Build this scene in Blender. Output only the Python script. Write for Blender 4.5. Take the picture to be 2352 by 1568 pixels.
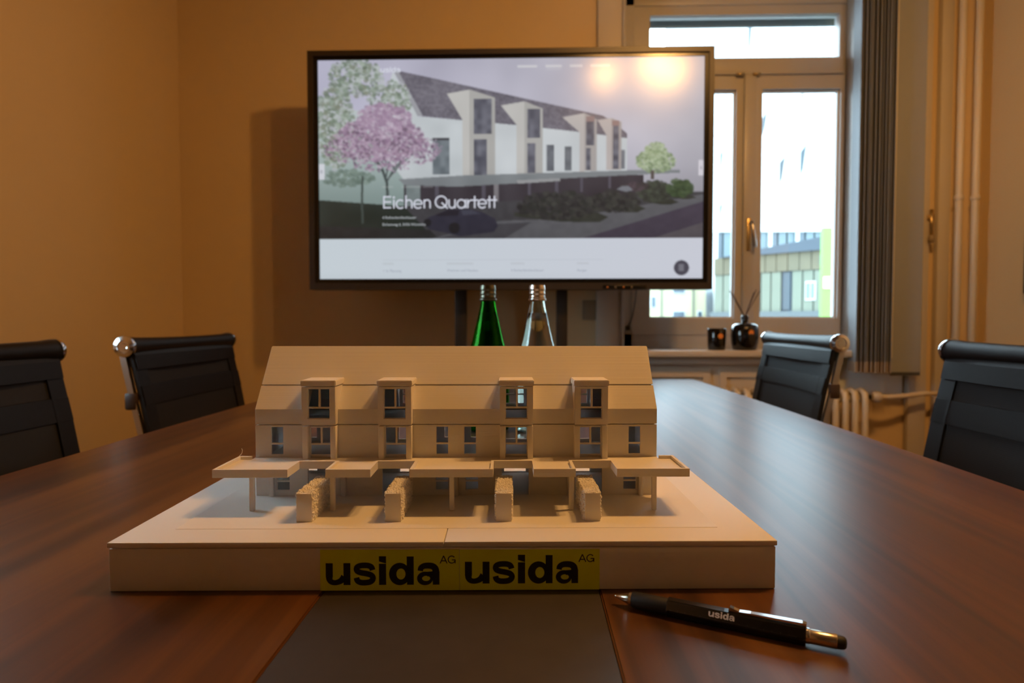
import bpy, bmesh, math, random
import numpy as np
from mathutils import Vector, Matrix

random.seed(7)
rng = np.random.default_rng(11)
SC = bpy.context.scene
COL = SC.collection
for o in list(bpy.data.objects):
    bpy.data.objects.remove(o)
PI = math.pi
TZ = 0.74                       # table top height

# ------------------------------------------------------------------ camera
cam_d = bpy.data.cameras.new('camera')
cam = bpy.data.objects.new('camera', cam_d)
COL.objects.link(cam)
cam.location = (0, 0, 0.947)
cam.rotation_euler = (PI / 2 - math.atan(47 / 1400), 0, math.radians(1.6))
cam_d.sensor_width = 36
cam_d.lens = 1400 / 2352 * 36
cam_d.clip_start = 0.01
cam_d.clip_end = 300
cam_d.dof.use_dof = True
cam_d.dof.focus_distance = 0.55
cam_d.dof.aperture_fstop = 6.7
SC.camera = cam

# ------------------------------------------------------------------ world, exposure
SKY_L = 11.5
LAMP_L = 540.0
W = bpy.data.worlds.new('overcast_sky')
SC.world = W
W.use_nodes = True
bg = W.node_tree.nodes['Background']
bg.inputs[0].default_value = (0.66, 0.85, 1.0, 1)
bg.inputs[1].default_value = SKY_L
SC.view_settings.view_transform = 'Standard'
SC.view_settings.look = 'None'
SC.view_settings.gamma = 1
SC.view_settings.exposure = 0.0
SC.view_settings.use_curve_mapping = False


# ------------------------------------------------------------------ materials
def srgb(r, g, b):
    f = lambda c: (c / 255 / 12.92) if c / 255 <= 0.04045 else ((c / 255 + 0.055) / 1.055) ** 2.4
    return (f(r), f(g), f(b), 1)


def mat(name, color, rough=0.5, metal=0.0, spec=0.5, noise=None, bump=None, coat=0.0):
    """noise=(scale, amount) varies the colour, bump=(scale, strength)"""
    m = bpy.data.materials.new(name)
    m.use_nodes = True
    nt = m.node_tree
    b = nt.nodes['Principled BSDF']
    c = tuple(color[:3]) + (1,)
    b.inputs['Base Color'].default_value = c
    b.inputs['Roughness'].default_value = rough
    b.inputs['Metallic'].default_value = metal
    b.inputs['Specular IOR Level'].default_value = spec
    b.inputs['Coat Weight'].default_value = coat
    if noise or bump:
        tc = nt.nodes.new('ShaderNodeTexCoord')
    if noise:
        n = nt.nodes.new('ShaderNodeTexNoise')
        n.inputs['Scale'].default_value = noise[0]
        n.inputs['Detail'].default_value = 4
        nt.links.new(tc.outputs['Object'], n.inputs['Vector'])
        r = nt.nodes.new('ShaderNodeValToRGB')
        a = noise[1]
        r.color_ramp.elements[0].position = 0.3
        r.color_ramp.elements[1].position = 0.7
        r.color_ramp.elements[0].color = tuple(x * (1 - a) for x in c[:3]) + (1,)
        r.color_ramp.elements[1].color = tuple(min(1, x * (1 + a)) for x in c[:3]) + (1,)
        nt.links.new(n.outputs['Fac'], r.inputs['Fac'])
        nt.links.new(r.outputs['Color'], b.inputs['Base Color'])
    if bump:
        n2 = nt.nodes.new('ShaderNodeTexNoise')
        n2.inputs['Scale'].default_value = bump[0]
        n2.inputs['Detail'].default_value = 3
        nt.links.new(tc.outputs['Object'], n2.inputs['Vector'])
        bp = nt.nodes.new('ShaderNodeBump')
        bp.inputs['Strength'].default_value = bump[1]
        bp.inputs['Distance'].default_value = 0.002
        nt.links.new(n2.outputs['Fac'], bp.inputs['Height'])
        nt.links.new(bp.outputs['Normal'], b.inputs['Normal'])
    return m


def emis(name, color, strength=1.0):
    m = bpy.data.materials.new(name)
    m.use_nodes = True
    b = m.node_tree.nodes['Principled BSDF']
    b.inputs['Base Color'].default_value = (0, 0, 0, 1)
    b.inputs['Emission Color'].default_value = tuple(color[:3]) + (1,)
    b.inputs['Emission Strength'].default_value = strength
    b.inputs['Roughness'].default_value = 0.4
    return m


def wood_mat(name, c_dark, c_mid, c_light, rough=0.3):
    m = bpy.data.materials.new(name)
    m.use_nodes = True
    nt = m.node_tree
    b = nt.nodes['Principled BSDF']
    tc = nt.nodes.new('ShaderNodeTexCoord')
    mp = nt.nodes.new('ShaderNodeMapping')
    mp.inputs['Scale'].default_value = (15, 0.6, 15)
    nt.links.new(tc.outputs['Object'], mp.inputs['Vector'])
    n = nt.nodes.new('ShaderNodeTexNoise')
    n.inputs['Scale'].default_value = 1.6
    n.inputs['Detail'].default_value = 6
    n.inputs['Distortion'].default_value = 1.1
    nt.links.new(mp.outputs['Vector'], n.inputs['Vector'])
    r = nt.nodes.new('ShaderNodeValToRGB')
    e = r.color_ramp.elements
    e[0].position = 0.33
    e[0].color = c_dark + (1,)
    e[1].position = 0.67
    e[1].color = c_light + (1,)
    k = e.new(0.5)
    k.color = c_mid + (1,)
    nt.links.new(n.outputs['Fac'], r.inputs['Fac'])
    # fine pores
    mp2 = nt.nodes.new('ShaderNodeMapping')
    mp2.inputs['Scale'].default_value = (420, 11, 420)
    nt.links.new(tc.outputs['Object'], mp2.inputs['Vector'])
    n2 = nt.nodes.new('ShaderNodeTexNoise')
    n2.inputs['Scale'].default_value = 1.0
    n2.inputs['Detail'].default_value = 4
    nt.links.new(mp2.outputs['Vector'], n2.inputs['Vector'])
    mx = nt.nodes.new('ShaderNodeMix')
    mx.data_type = 'RGBA'
    mx.blend_type = 'MULTIPLY'
    mx.inputs[0].default_value = 0.35
    nt.links.new(r.outputs['Color'], mx.inputs[6])
    nt.links.new(n2.outputs['Fac'], mx.inputs[7])
    nt.links.new(mx.outputs[2], b.inputs['Base Color'])
    bp = nt.nodes.new('ShaderNodeBump')
    bp.inputs['Strength'].default_value = 0.2
    bp.inputs['Distance'].default_value = 0.00008
    nt.links.new(n2.outputs['Fac'], bp.inputs['Height'])
    nt.links.new(bp.outputs['Normal'], b.inputs['Normal'])
    b.inputs['Roughness'].default_value = rough
    b.inputs['Specular IOR Level'].default_value = 0.2
    b.inputs['Coat Weight'].default_value = 0.72
    b.inputs['Coat Roughness'].default_value = 0.32
    return m


def print_mat(name, color):
    """white 3D-print plastic with fine horizontal layer lines"""
    m = mat(name, color, rough=0.48, spec=0.35)
    nt = m.node_tree
    b = nt.nodes['Principled BSDF']
    tc = nt.nodes.new('ShaderNodeTexCoord')
    mp = nt.nodes.new('ShaderNodeMapping')
    mp.inputs['Scale'].default_value = (4, 4, 700)
    nt.links.new(tc.outputs['Object'], mp.inputs['Vector'])
    n = nt.nodes.new('ShaderNodeTexNoise')
    n.inputs['Scale'].default_value = 1.0
    n.inputs['Detail'].default_value = 3
    nt.links.new(mp.outputs['Vector'], n.inputs['Vector'])
    bp = nt.nodes.new('ShaderNodeBump')
    bp.inputs['Strength'].default_value = 0.28
    bp.inputs['Distance'].default_value = 0.0004
    nt.links.new(n.outputs['Fac'], bp.inputs['Height'])
    nt.links.new(bp.outputs['Normal'], b.inputs['Normal'])
    b.inputs['Subsurface Weight'].default_value = 0.12
    b.inputs['Subsurface Radius'].default_value = (0.002, 0.0015, 0.001)
    b.inputs['Subsurface Scale'].default_value = 1.0
    return m


def pane_mat(name, tint=(1, 1, 1)):
    m = bpy.data.materials.new(name)
    m.use_nodes = True
    nt = m.node_tree
    nt.nodes.clear()
    out = nt.nodes.new('ShaderNodeOutputMaterial')
    tr = nt.nodes.new('ShaderNodeBsdfTransparent')
    tr.inputs[0].default_value = tuple(tint) + (1,)
    gl = nt.nodes.new('ShaderNodeBsdfGlossy')
    gl.inputs['Roughness'].default_value = 0.02
    fr = nt.nodes.new('ShaderNodeFresnel')
    fr.inputs['IOR'].default_value = 1.45
    mx = nt.nodes.new('ShaderNodeMixShader')
    nt.links.new(fr.outputs[0], mx.inputs[0])
    nt.links.new(tr.outputs[0], mx.inputs[1])
    nt.links.new(gl.outputs[0], mx.inputs[2])
    nt.links.new(mx.outputs[0], out.inputs[0])
    return m


def glass_mat(name, color, ior=1.5):
    m = bpy.data.materials.new(name)
    m.use_nodes = True
    nt = m.node_tree
    nt.nodes.clear()
    out = nt.nodes.new('ShaderNodeOutputMaterial')
    g = nt.nodes.new('ShaderNodeBsdfGlass')
    g.inputs['Color'].default_value = tuple(color) + (1,)
    g.inputs['Roughness'].default_value = 0.0
    g.inputs['IOR'].default_value = ior
    nt.links.new(g.outputs[0], out.inputs[0])
    return m


def mesh_mat(name, color, see):
    """woven chair net: dark threads with some see-through"""
    m = mat(name, color, rough=0.55, spec=0.4)
    nt = m.node_tree
    b = nt.nodes['Principled BSDF']
    out = [n for n in nt.nodes if n.type == 'OUTPUT_MATERIAL'][0]
    tc = nt.nodes.new('ShaderNodeTexCoord')
    wv = nt.nodes.new('ShaderNodeTexWave')
    wv.bands_direction = 'Z'
    wv.inputs['Scale'].default_value = 95
    wv.inputs['Distortion'].default_value = 0.3
    nt.links.new(tc.outputs['Object'], wv.inputs['Vector'])
    mr = nt.nodes.new('ShaderNodeMapRange')
    mr.inputs['From Min'].default_value = 0.3
    mr.inputs['From Max'].default_value = 1.0
    mr.inputs['To Min'].default_value = 0.0
    mr.inputs['To Max'].default_value = see
    nt.links.new(wv.outputs['Fac'], mr.inputs['Value'])
    tr = nt.nodes.new('ShaderNodeBsdfTransparent')
    mx = nt.nodes.new('ShaderNodeMixShader')
    nt.links.new(mr.outputs[0], mx.inputs[0])
    nt.links.new(b.outputs[0], mx.inputs[1])
    nt.links.new(tr.outputs[0], mx.inputs[2])
    nt.links.new(mx.outputs[0], out.inputs[0])
    return m


M = {}
M['wall'] = mat('cream_wall_paint', (0.68, 0.525, 0.31), 0.75, spec=0.2, noise=(1.2, 0.03), bump=(160, 0.05))
M['ceiling'] = mat('ceiling_paint', (0.50, 0.42, 0.30), 0.8, spec=0.2)
M['trimw'] = mat('white_trim_paint', (0.58, 0.53, 0.46), 0.42, spec=0.4, noise=(2.0, 0.03))
M['frame'] = mat('window_frame_paint', (0.47, 0.46, 0.45), 0.35, spec=0.45)
M['floor'] = wood_mat('floor_parquet', (0.10, 0.05, 0.025), (0.16, 0.085, 0.04), (0.2, 0.11, 0.055), 0.4)
M['wood'] = wood_mat('table_veneer', (0.045, 0.0135, 0.0020), (0.112, 0.037, 0.0060), (0.180, 0.066, 0.0110), 0.40)
M['wood_edge'] = mat('table_edge_wood', (0.12, 0.045, 0.015), 0.4, noise=(30, 0.2))
M['strip'] = mat('dark_grey_linoleum', (0.045, 0.037, 0.033), 0.42, spec=0.4, noise=(60, 0.08))
M['print'] = print_mat('white_print_plastic', (0.80, 0.775, 0.74))
M['sticker'] = mat('yellow_sticker', (0.76, 0.86, 0.008), 0.5, noise=(40, 0.04))
M['ink'] = mat('black_ink', (0.012, 0.011, 0.011), 0.5)
M['black'] = mat('black_plastic', (0.012, 0.012, 0.013), 0.4)
M['bezel'] = mat('black_satin_bezel', (0.035, 0.026, 0.02), 0.38, spec=0.5, noise=(80, 0.05))
M['bezel_in'] = mat('glossy_black_border', (0.006, 0.006, 0.006), 0.2)
M['darkmetal'] = mat('black_powder_metal', (0.02, 0.018, 0.017), 0.45)
M['chrome'] = mat('polished_chrome', (0.78, 0.78, 0.78), 0.12, metal=1.0)
M['alu'] = mat('brushed_aluminium', (0.60, 0.58, 0.55), 0.28, metal=1.0, bump=(300, 0.05))
M['brass'] = mat('worn_brass', (0.62, 0.47, 0.24), 0.35, metal=1.0)
M['penmetal'] = mat('satin_pen_metal', (0.72, 0.66, 0.55), 0.25, metal=1.0)
M['rubber'] = mat('black_rubber', (0.010, 0.010, 0.010), 0.6)
M['penblack'] = mat('black_lacquer', (0.008, 0.008, 0.009), 0.25, coat=0.3)
M['white_ink'] = mat('white_ink', (0.75, 0.75, 0.75), 0.5)
M['faint_ink'] = mat('faint_grey_ink', (0.10, 0.10, 0.10), 0.5)
M['net'] = mesh_mat('black_chair_net', (0.012, 0.012, 0.013), 0.12)
M['leather'] = mat('black_leatherette', (0.005, 0.005, 0.006), 0.42, spec=0.35, bump=(900, 0.25))
M['chairarm'] = mat('dark_brown_arm', (0.05, 0.028, 0.018), 0.4)
M['pane'] = pane_mat('window_glass', (0.97, 1.0, 0.99))
M['glass_green'] = glass_mat('green_bottle_glass', (0.12, 0.58, 0.10))
M['glass_clear'] = glass_mat('clear_bottle_glass', (0.93, 0.97, 0.95))
M['water'] = glass_mat('mineral_water', (0.97, 0.99, 0.98), 1.33)
M['slat'] = mat('grey_blind_fabric', (0.30, 0.32, 0.345), 0.8, spec=0.2, bump=(500, 0.1))
M['weight'] = mat('blind_weight_plastic', (0.42, 0.33, 0.25), 0.6)
M['radiator'] = mat('radiator_enamel', (0.74, 0.68, 0.58), 0.35)
M['pipe'] = mat('pipe_paint', (0.68, 0.60, 0.48), 0.4)
M['socket'] = mat('grey_socket', (0.30, 0.24, 0.16), 0.5)
M['copper'] = mat('orange_emblem', (0.75, 0.25, 0.04), 0.4)
M['blackglass'] = mat('black_glass', (0.005, 0.005, 0.006), 0.08, coat=0.5)
M['reed'] = mat('brown_reed', (0.06, 0.03, 0.018), 0.7)
M['cable'] = mat('grey_cable', (0.05, 0.05, 0.05), 0.5)


# ------------------------------------------------------------------ mesh helpers
def link(name, me, m, parent=None, smooth=False):
    o = bpy.data.objects.new(name, me)
    COL.objects.link(o)
    if m is not None and not me.materials:
        me.materials.append(m)
    if parent is not None:
        o.parent = parent
    if smooth:
        for p in me.polygons:
            p.use_smooth = True
    return o


def mk(name, bm, m, parent=None, smooth=False, auto=None):
    me = bpy.data.meshes.new(name)
    bmesh.ops.recalc_face_normals(bm, faces=bm.faces[:])
    if auto is not None:
        for f in bm.faces:
            f.smooth = True
        for e in bm.edges:
            if len(e.link_faces) == 2 and e.calc_face_angle(0) > auto:
                e.smooth = False
    bm.to_mesh(me)
    bm.free()
    return link(name, me, m, parent, smooth)


def tag(o, label=None, cat=None, group=None, kind=None):
    if label: o['label'] = label
    if cat: o['category'] = cat
    if group: o['group'] = group
    if kind: o['kind'] = kind
    return o


def empty(name, loc=(0, 0, 0), rz=0.0, label=None, cat=None, group=None, kind=None):
    o = bpy.data.objects.new(name, None)
    COL.objects.link(o)
    o.location = loc
    o.rotation_euler = (0, 0, rz)
    o.empty_display_size = 0.05
    return tag(o, label, cat, group, kind)


def box(bm, x0, x1, y0, y1, z0, z1, bev=0.0, seg=2):
    vs = [bm.verts.new((x, y, z)) for x in (x0, x1) for y in (y0, y1) for z in (z0, z1)]
    idx = [(0, 1, 3, 2), (4, 6, 7, 5), (0, 4, 5, 1), (2, 3, 7, 6), (0, 2, 6, 4), (1, 5, 7, 3)]
    fs = [bm.faces.new([vs[i] for i in q]) for q in idx]
    if bev > 0:
        es = list({e for f in fs for e in f.edges})
        bmesh.ops.bevel(bm, geom=es, offset=bev, segments=seg, affect='EDGES', profile=0.5)
    return vs


def BM():
    return bmesh.new()


def boxo(name, dims, m, parent=None, bev=0.0):
    b = BM()
    box(b, *dims, bev=bev)
    return mk(name, b, m, parent, auto=(0.6 if bev else None))


def prism(bm, pts, a0, a1, axis='y'):
    """extrude polygon pts (2D) along axis between a0 and a1"""
    def P(p, a):
        if axis == 'y': return (p[0], a, p[1])
        if axis == 'x': return (a, p[0], p[1])
        return (p[0], p[1], a)
    A = [bm.verts.new(P(p, a0)) for p in pts]
    B = [bm.verts.new(P(p, a1)) for p in pts]
    n = len(pts)
    bm.faces.new(A)
    bm.faces.new(B[::-1])
    for i in range(n):
        j = (i + 1) % n
        bm.faces.new([A[i], B[i], B[j], A[j]])


def lathe(bm, prof, seg=32, cap=True, mtx=None):
    """prof: list of (r,z); revolve about z"""
    rings = []
    for r, z in prof:
        if r < 1e-6:
            v = bm.verts.new((0, 0, z))
            rings.append([v])
        else:
            rings.append([bm.verts.new((r * math.cos(2 * PI * i / seg), r * math.sin(2 * PI * i / seg), z)) for i in range(seg)])
    for a, b in zip(rings, rings[1:]):
        for i in range(seg):
            j = (i + 1) % seg
            if len(a) == 1 and len(b) == 1: continue
            if len(a) == 1: bm.faces.new([a[0], b[i], b[j]])
            elif len(b) == 1: bm.faces.new([a[i], a[j], b[0]])
            else: bm.faces.new([a[i], a[j], b[j], b[i]])
    if cap:
        for rr in (rings[0], rings[-1]):
            if len(rr) > 1: bm.faces.new(rr)
    if mtx is not None:
        vs = [v for r in rings for v in r]
        bmesh.ops.transform(bm, matrix=mtx, verts=vs)


def tube(bm, pts, r, seg=10, cap=True):
    pts = [Vector(p) for p in pts]
    rings = []
    n = len(pts)
    up = None
    for i, p in enumerate(pts):
        if i == 0: d = pts[1] - p
        elif i == n - 1: d = p - pts[i - 1]
        else: d = (pts[i + 1] - pts[i - 1])
        d.normalize()
        if up is None:
            up = Vector((0, 0, 1)) if abs(d.z) < 0.9 else Vector((1, 0, 0))
        a = d.cross(up).normalized()
        b = a.cross(d).normalized()
        up = b
        rad = r[i] if isinstance(r, (list, tuple)) else r
        rings.append([bm.verts.new(p + rad * (a * math.cos(2 * PI * k / seg) + b * math.sin(2 * PI * k / seg))) for k in range(seg)])
    for A, B in zip(rings, rings[1:]):
        for k in range(seg):
            bm.faces.new([A[k], A[(k + 1) % seg], B[(k + 1) % seg], B[k]])
    if cap:
        bm.faces.new(rings[0])
        bm.faces.new(rings[-1])


def panel(bm, u0, u1, v0, v1, t0, t1, holes, axis='y'):
    """rectangular wall with rectangular holes. u horizontal, v = z, t thickness along axis"""
    us = sorted({u0, u1, *[h[0] for h in holes], *[h[1] for h in holes]})
    vs = sorted({v0, v1, *[h[2] for h in holes], *[h[3] for h in holes]})
    us = [u for u in us if u0 - 1e-9 <= u <= u1 + 1e-9]
    vs = [v for v in vs if v0 - 1e-9 <= v <= v1 + 1e-9]
    def P(u, t, v): return (u, t, v) if axis == 'y' else (t, u, v)
    cache = {}
    def V(i, j, k):
        if (i, j, k) not in cache:
            cache[(i, j, k)] = bm.verts.new(P(us[i], (t0, t1)[k], vs[j]))
        return cache[(i, j, k)]
    nu, nv = len(us) - 1, len(vs) - 1
    def occ(i, j):
        if i < 0 or j < 0 or i >= nu or j >= nv: return False
        cu, cv = (us[i] + us[i + 1]) / 2, (vs[j] + vs[j + 1]) / 2
        return not any(h[0] < cu < h[1] and h[2] < cv < h[3] for h in holes)
    for i in range(nu):
        for j in range(nv):
            if not occ(i, j): continue
            for k in (0, 1):
                bm.faces.new([V(i, j, k), V(i + 1, j, k), V(i + 1, j + 1, k), V(i, j + 1, k)])
            if not occ(i - 1, j): bm.faces.new([V(i, j, 0), V(i, j + 1, 0), V(i, j + 1, 1), V(i, j, 1)])
            if not occ(i + 1, j): bm.faces.new([V(i + 1, j, 0), V(i + 1, j + 1, 0), V(i + 1, j + 1, 1), V(i + 1, j, 1)])
            if not occ(i, j - 1): bm.faces.new([V(i, j, 0), V(i + 1, j, 0), V(i + 1, j, 1), V(i, j, 1)])
            if not occ(i, j + 1): bm.faces.new([V(i, j + 1, 0), V(i + 1, j + 1, 0), V(i + 1, j + 1, 1), V(i, j + 1, 1)])


def copy_tree(o, parent=None):
    c = o.copy()
    COL.objects.link(c)
    if parent is not None: c.parent = parent
    for ch in list(o.children):
        copy_tree(ch, c)
    return c


# ------------------------------------------------------------------ lettering
def spline(pts, n=8):
    out = []
    P = [pts[0]] + list(pts) + [pts[-1]]
    for i in range(1, len(P) - 2):
        p0, p1, p2, p3 = [np.array(q, float) for q in P[i - 1:i + 3]]
        for k in range(n):
            t = k / n
            out.append(tuple(0.5 * ((2 * p1) + (-p0 + p2) * t + (2 * p0 - 5 * p1 + 4 * p2 - p3) * t * t + (-p0 + 3 * p1 - 3 * p2 + p3) * t ** 3)))
    out.append(tuple(pts[-1]))
    return out


def arc(cx, cy, rx, ry, a0, a1, n=20):
    return [(cx + rx * math.cos(math.radians(a0 + (a1 - a0) * i / n)), cy + ry * math.sin(math.radians(a0 + (a1 - a0) * i / n))) for i in range(n + 1)]


class Letters:
    """flat lettering: polygons in (x,y) with y upwards"""
    def __init__(s): s.q = []
    def poly(s, p): s.q.append([tuple(v) for v in p])
    def ribbon(s, pts, w, closed=False):
        n = len(pts)
        L, R = [], []
        for i in range(n):
            if closed:
                a, b = pts[(i - 1) % n], pts[(i + 1) % n]
            else:
                a, b = pts[max(i - 1, 0)], pts[min(i + 1, n - 1)]
            dx, dy = b[0] - a[0], b[1] - a[1]
            l = math.hypot(dx, dy) or 1
            ww = w[i] if isinstance(w, list) else w
            nx, ny = -dy / l * ww / 2, dx / l * ww / 2
            L.append((pts[i][0] + nx, pts[i][1] + ny))
            R.append((pts[i][0] - nx, pts[i][1] - ny))
        m = n if closed else n - 1
        for i in range(m):
            j = (i + 1) % n
            s.poly([L[i], L[j], R[j], R[i]])
    def ring(s, cx, cy, rx, ry, ix, iy, icx=None, n=36):
        icx = cx if icx is None else icx
        o = arc(cx, cy, rx, ry, 0, 360, n)
        q = arc(icx, cy, ix, iy, 0, 360, n)
        for i in range(n): s.poly([o[i], o[i + 1], q[i + 1], q[i]])
    def build(s, name, m, parent, f, thick=None):
        """f maps (x,y) to local 3D; thick = vector giving the film's thickness"""
        b = BM()
        for q in s.q:
            try:
                A = [b.verts.new(f(*p)) for p in q]
                b.faces.new(A)
            except ValueError:
                pass
        o = mk(name, b, m, parent)
        return o


def usida():
    """heavy wide lower-case word, units: baseline y=0, x-height 174, ascender 228, advance about 897"""
    L = Letters()
    # u  (x 0..194)
    L.poly([(0, 174), (55, 174), (55, 66), (0, 66)])
    L.poly([(140, 174), (194, 174), (194, 0), (140, 0)])
    L.ribbon(spline([(27.5, 70), (29, 46), (42, 27), (66, 19.5), (95, 23), (124, 38), (146, 66)], 6), [55 - 14 * math.sin(PI * i / 36) for i in range(37)])
    # s  (x 217..397)
    sp = spline([(369, 118), (360, 142), (336, 153.5), (305, 156), (272, 153), (249, 142), (243, 125), (252, 108), (282, 97), (320, 90), (354, 80), (371, 62), (368, 40), (348, 24), (312, 18), (275, 20), (250, 34), (242, 58)], 5)
    L.ribbon(sp, 45)
    # i  (x 420..476) with its slanting cut
    L.poly([(420, 228), (476, 228), (476, 170), (420, 187)])
    L.poly([(420, 168), (476, 168), (476, 0), (420, 0)])
    # d  (x 499..694)
    L.ring(583, 86, 84, 89, 36, 44, 593)
    L.poly([(639, 225), (694, 225), (694, 0), (641, 0)])
    # a  (x 720..897)
    L.poly([(842, 108), (897, 108), (897, 0), (845, 0)])
    L.ribbon(spline([(746, 110), (752, 134), (776, 149), (808, 152), (842, 147), (863, 130), (869, 104)], 6), [42 + 12 * i / 36 for i in range(37)])
    L.ring(783, 50, 63, 54, 32, 21, 792)
    L.poly([(790, 102), (860, 108), (860, 70), (800, 66)])
    return L


def ag(x=0, y=0, h=1.0):
    """thin 'AG' of cap height h"""
    L = Letters()
    w = 0.125 * h
    L.ribbon([(x, y), (x + 0.45 * h, y + h)], w)
    L.ribbon([(x + 0.45 * h, y + h), (x + 0.9 * h, y)], w)
    L.ribbon([(x + 0.17 * h, y + 0.34 * h), (x + 0.73 * h, y + 0.34 * h)], w)
    g = arc(x + 1.5 * h, y + 0.5 * h, 0.46 * h, 0.46 * h, 42, 352, 26)
    L.ribbon(g, w)
    L.ribbon([(x + 1.52 * h, y + 0.45 * h), (x + 2.0 * h, y + 0.45 * h)], w)
    L.ribbon([(x + 1.94 * h, y + 0.45 * h), (x + 1.94 * h, y)], w)
    return L


def eichen_quartett():
    """light geometric headline; cap height 1, stroke 0.12; returns Letters, width"""
    L = Letters()
    w = 0.112
    xh = 0.70
    r = xh / 2 - 0.02
    x = 0.07
    def stem(px, h0=0.0, h1=xh): L.ribbon([(px, h0), (px, h1)], w)
    def arch(px, span):
        L.ribbon(arc(px + span / 2, xh - span / 2 - 0.03, span / 2, span / 2, 180, 0, 14), w)
        stem(px + span, 0, xh - span / 2 - 0.02)
    # E
    stem(x, 0, 1.0)
    for yy in (0.065, 0.52, 0.935): L.ribbon([(x, yy), (x + 0.58, yy)], w)
    x += 0.80
    # i
    stem(x)
    L.ring(x, 0.88, 0.085, 0.085, 0.001, 0.001)
    x += 0.20
    # c
    L.ribbon(arc(x + r, xh / 2 - 0.01, r, r, 48, 312, 20), w)
    x += 0.78
    # h
    stem(x, 0, 1.04); arch(x, 0.47)
    x += 0.64
    # e
    def e_at(px):
        L.ribbon(arc(px + r, xh / 2 - 0.01, r, r, 0, 318, 22), w)
        L.ribbon([(px, xh / 2 - 0.01), (px + 2 * r, xh / 2 - 0.01)], w * 0.9)
    e_at(x)
    x += 0.83
    # n
    stem(x); arch(x, 0.47)
    x += 0.90
    # Q
    L.ribbon(arc(x + 0.46, 0.5, 0.46, 0.46, 0, 360, 30), w)
    L.ribbon([(x + 0.50, 0.45), (x + 0.98, -0.02)], w)
    x += 1.09
    # u
    L.ribbon(arc(x + 0.24, 0.26, 0.24, 0.24, 180, 360, 14), w)
    stem(x, 0.26, xh); stem(x + 0.48, 0.0, xh)
    x += 0.66
    # a
    L.ribbon(arc(x + r, xh / 2 - 0.01, r, r, 0, 360, 24), w); stem(x + 2 * r + 0.01)
    x += 0.84
    # r t
    stem(x)
    L.ribbon([(x, 0.30), (x + 0.10, 0.55), (x + 0.26, 0.63)], w)
    L.ribbon([(x + 0.20, 0.63), (x + 0.86, 0.63)], w)
    x += 0.56
    stem(x, 0, 0.96)
    x += 0.28
    e_at(x)
    x += 0.90
    L.ribbon([(x - 0.22, 0.63), (x + 0.60, 0.63)], w)
    stem(x, 0, 0.96); stem(x + 0.40, 0, 0.96)
    x += 0.60
    return L, x


def text_mesh(name, s, size, m, parent, loc, rot):
    cu = bpy.data.curves.new(name, 'FONT')
    cu.body = s
    cu.size = size
    t = bpy.data.objects.new(name, cu)
    COL.objects.link(t)
    bpy.context.view_layer.update()
    me = bpy.data.meshes.new_from_object(t)
    bpy.data.objects.remove(t)
    bpy.data.curves.remove(cu)
    me.materials.clear()
    o = link(name, me, m, parent)
    o.location = loc
    o.rotation_euler = rot
    return o


# ================================================================== THE ROOM
XL, XR, YB, YF, ZCEIL = -1.51, 1.885, 2.62, -2.3, 2.78
WT = 0.18
b = BM(); box(b, XL - .3, XR + .3, YF - .3, YB + .3, -0.12, 0.0)
tag(mk('floor', b, M['floor']), kind='structure')
b = BM(); box(b, XL - .3, XR + .3, YF - .3, YB + .3, ZCEIL, ZCEIL + 0.15)
tag(mk('ceiling', b, M['ceiling']), kind='structure')
# back wall with the window opening and the niche under it
WX0, WX1, WZ0, WZ1 = 0.40, 1.386, 0.80, 2.36
b = BM(); panel(b, XL - .3, XR + .3, 0.0, ZCEIL, YB, YB + WT, [(WX0, WX1, WZ0, WZ1)])
wall_back = tag(mk('wall_back', b, M['wall']), kind='structure')
# left wall with a second window beside the camera
LW = (0.58, 1.48, 0.84, 1.74)
b = BM(); panel(b, YF - .3, YB, 0.0, ZCEIL, XL - WT, XL, [LW], axis='x')
tag(mk('wall_left', b, M['wall']), kind='structure')
b = BM(); panel(b, YF - .3, YB, 0.0, ZCEIL, XR, XR + WT, [], axis='x')
tag(mk('wall_right', b, M['wall']), kind='structure')
b = BM(); panel(b, XL, XR, 0.0, ZCEIL, YF - WT, YF, [])
tag(mk('wall_front', b, mat('dark_panelling', (0.10, 0.06, 0.035), 0.5, noise=(3, 0.15))), kind='structure')
for nm, d in (('baseboard_left', (XL, XL + .018, YF, YB, 0, .09)), ('baseboard_right', (XR - .018, XR, YF, YB, 0, .09)), ('baseboard_back', (XL + .018, WX0 - .02, YB - .018, YB, 0, .09))):
    tag(boxo(nm, d, M['trimw'], bev=0.004), kind='structure')

# ---- window_1 (two casements under a fixed light)
win = empty('window_1', (0, 0, 0), kind='structure')
FY0, FY1 = YB + 0.11, YB + 0.17
b = BM()
box(b, WX0, 0.462, FY0, FY1, WZ0, WZ1, bev=.004)
box(b, 1.362, WX1, FY0 + .012, FY1, WZ0, WZ1, bev=.003)
box(b, WX0, WX1, FY0, FY1, 2.325, WZ1, bev=.003)
box(b, WX0, WX1, FY0, FY1, WZ0, 0.892, bev=.003)
mk('outer_frame', b, M['frame'], win, auto=.6)
b = BM()
box(b, 0.462, 1.362, FY0 - .012, FY1, 2.028, 2.093, bev=.005)
box(b, 0.462, 1.362, FY0 - .018, FY0 - .006, 2.018, 2.03, bev=.003)
mk('transom', b, M['frame'], win, auto=.6)
b = BM()
panel(b, 0.462, 1.362, 2.093, 2.325, FY0 + .008, FY1 - .005, [(0.530, 1.352, 2.096, 2.286)])
mk('fixed_light_frame', b, M['frame'], win)
SASH = ((0.455, 0.958, (0.533, 0.905)), (0.962, 1.37, (1.018, 1.355)))
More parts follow.
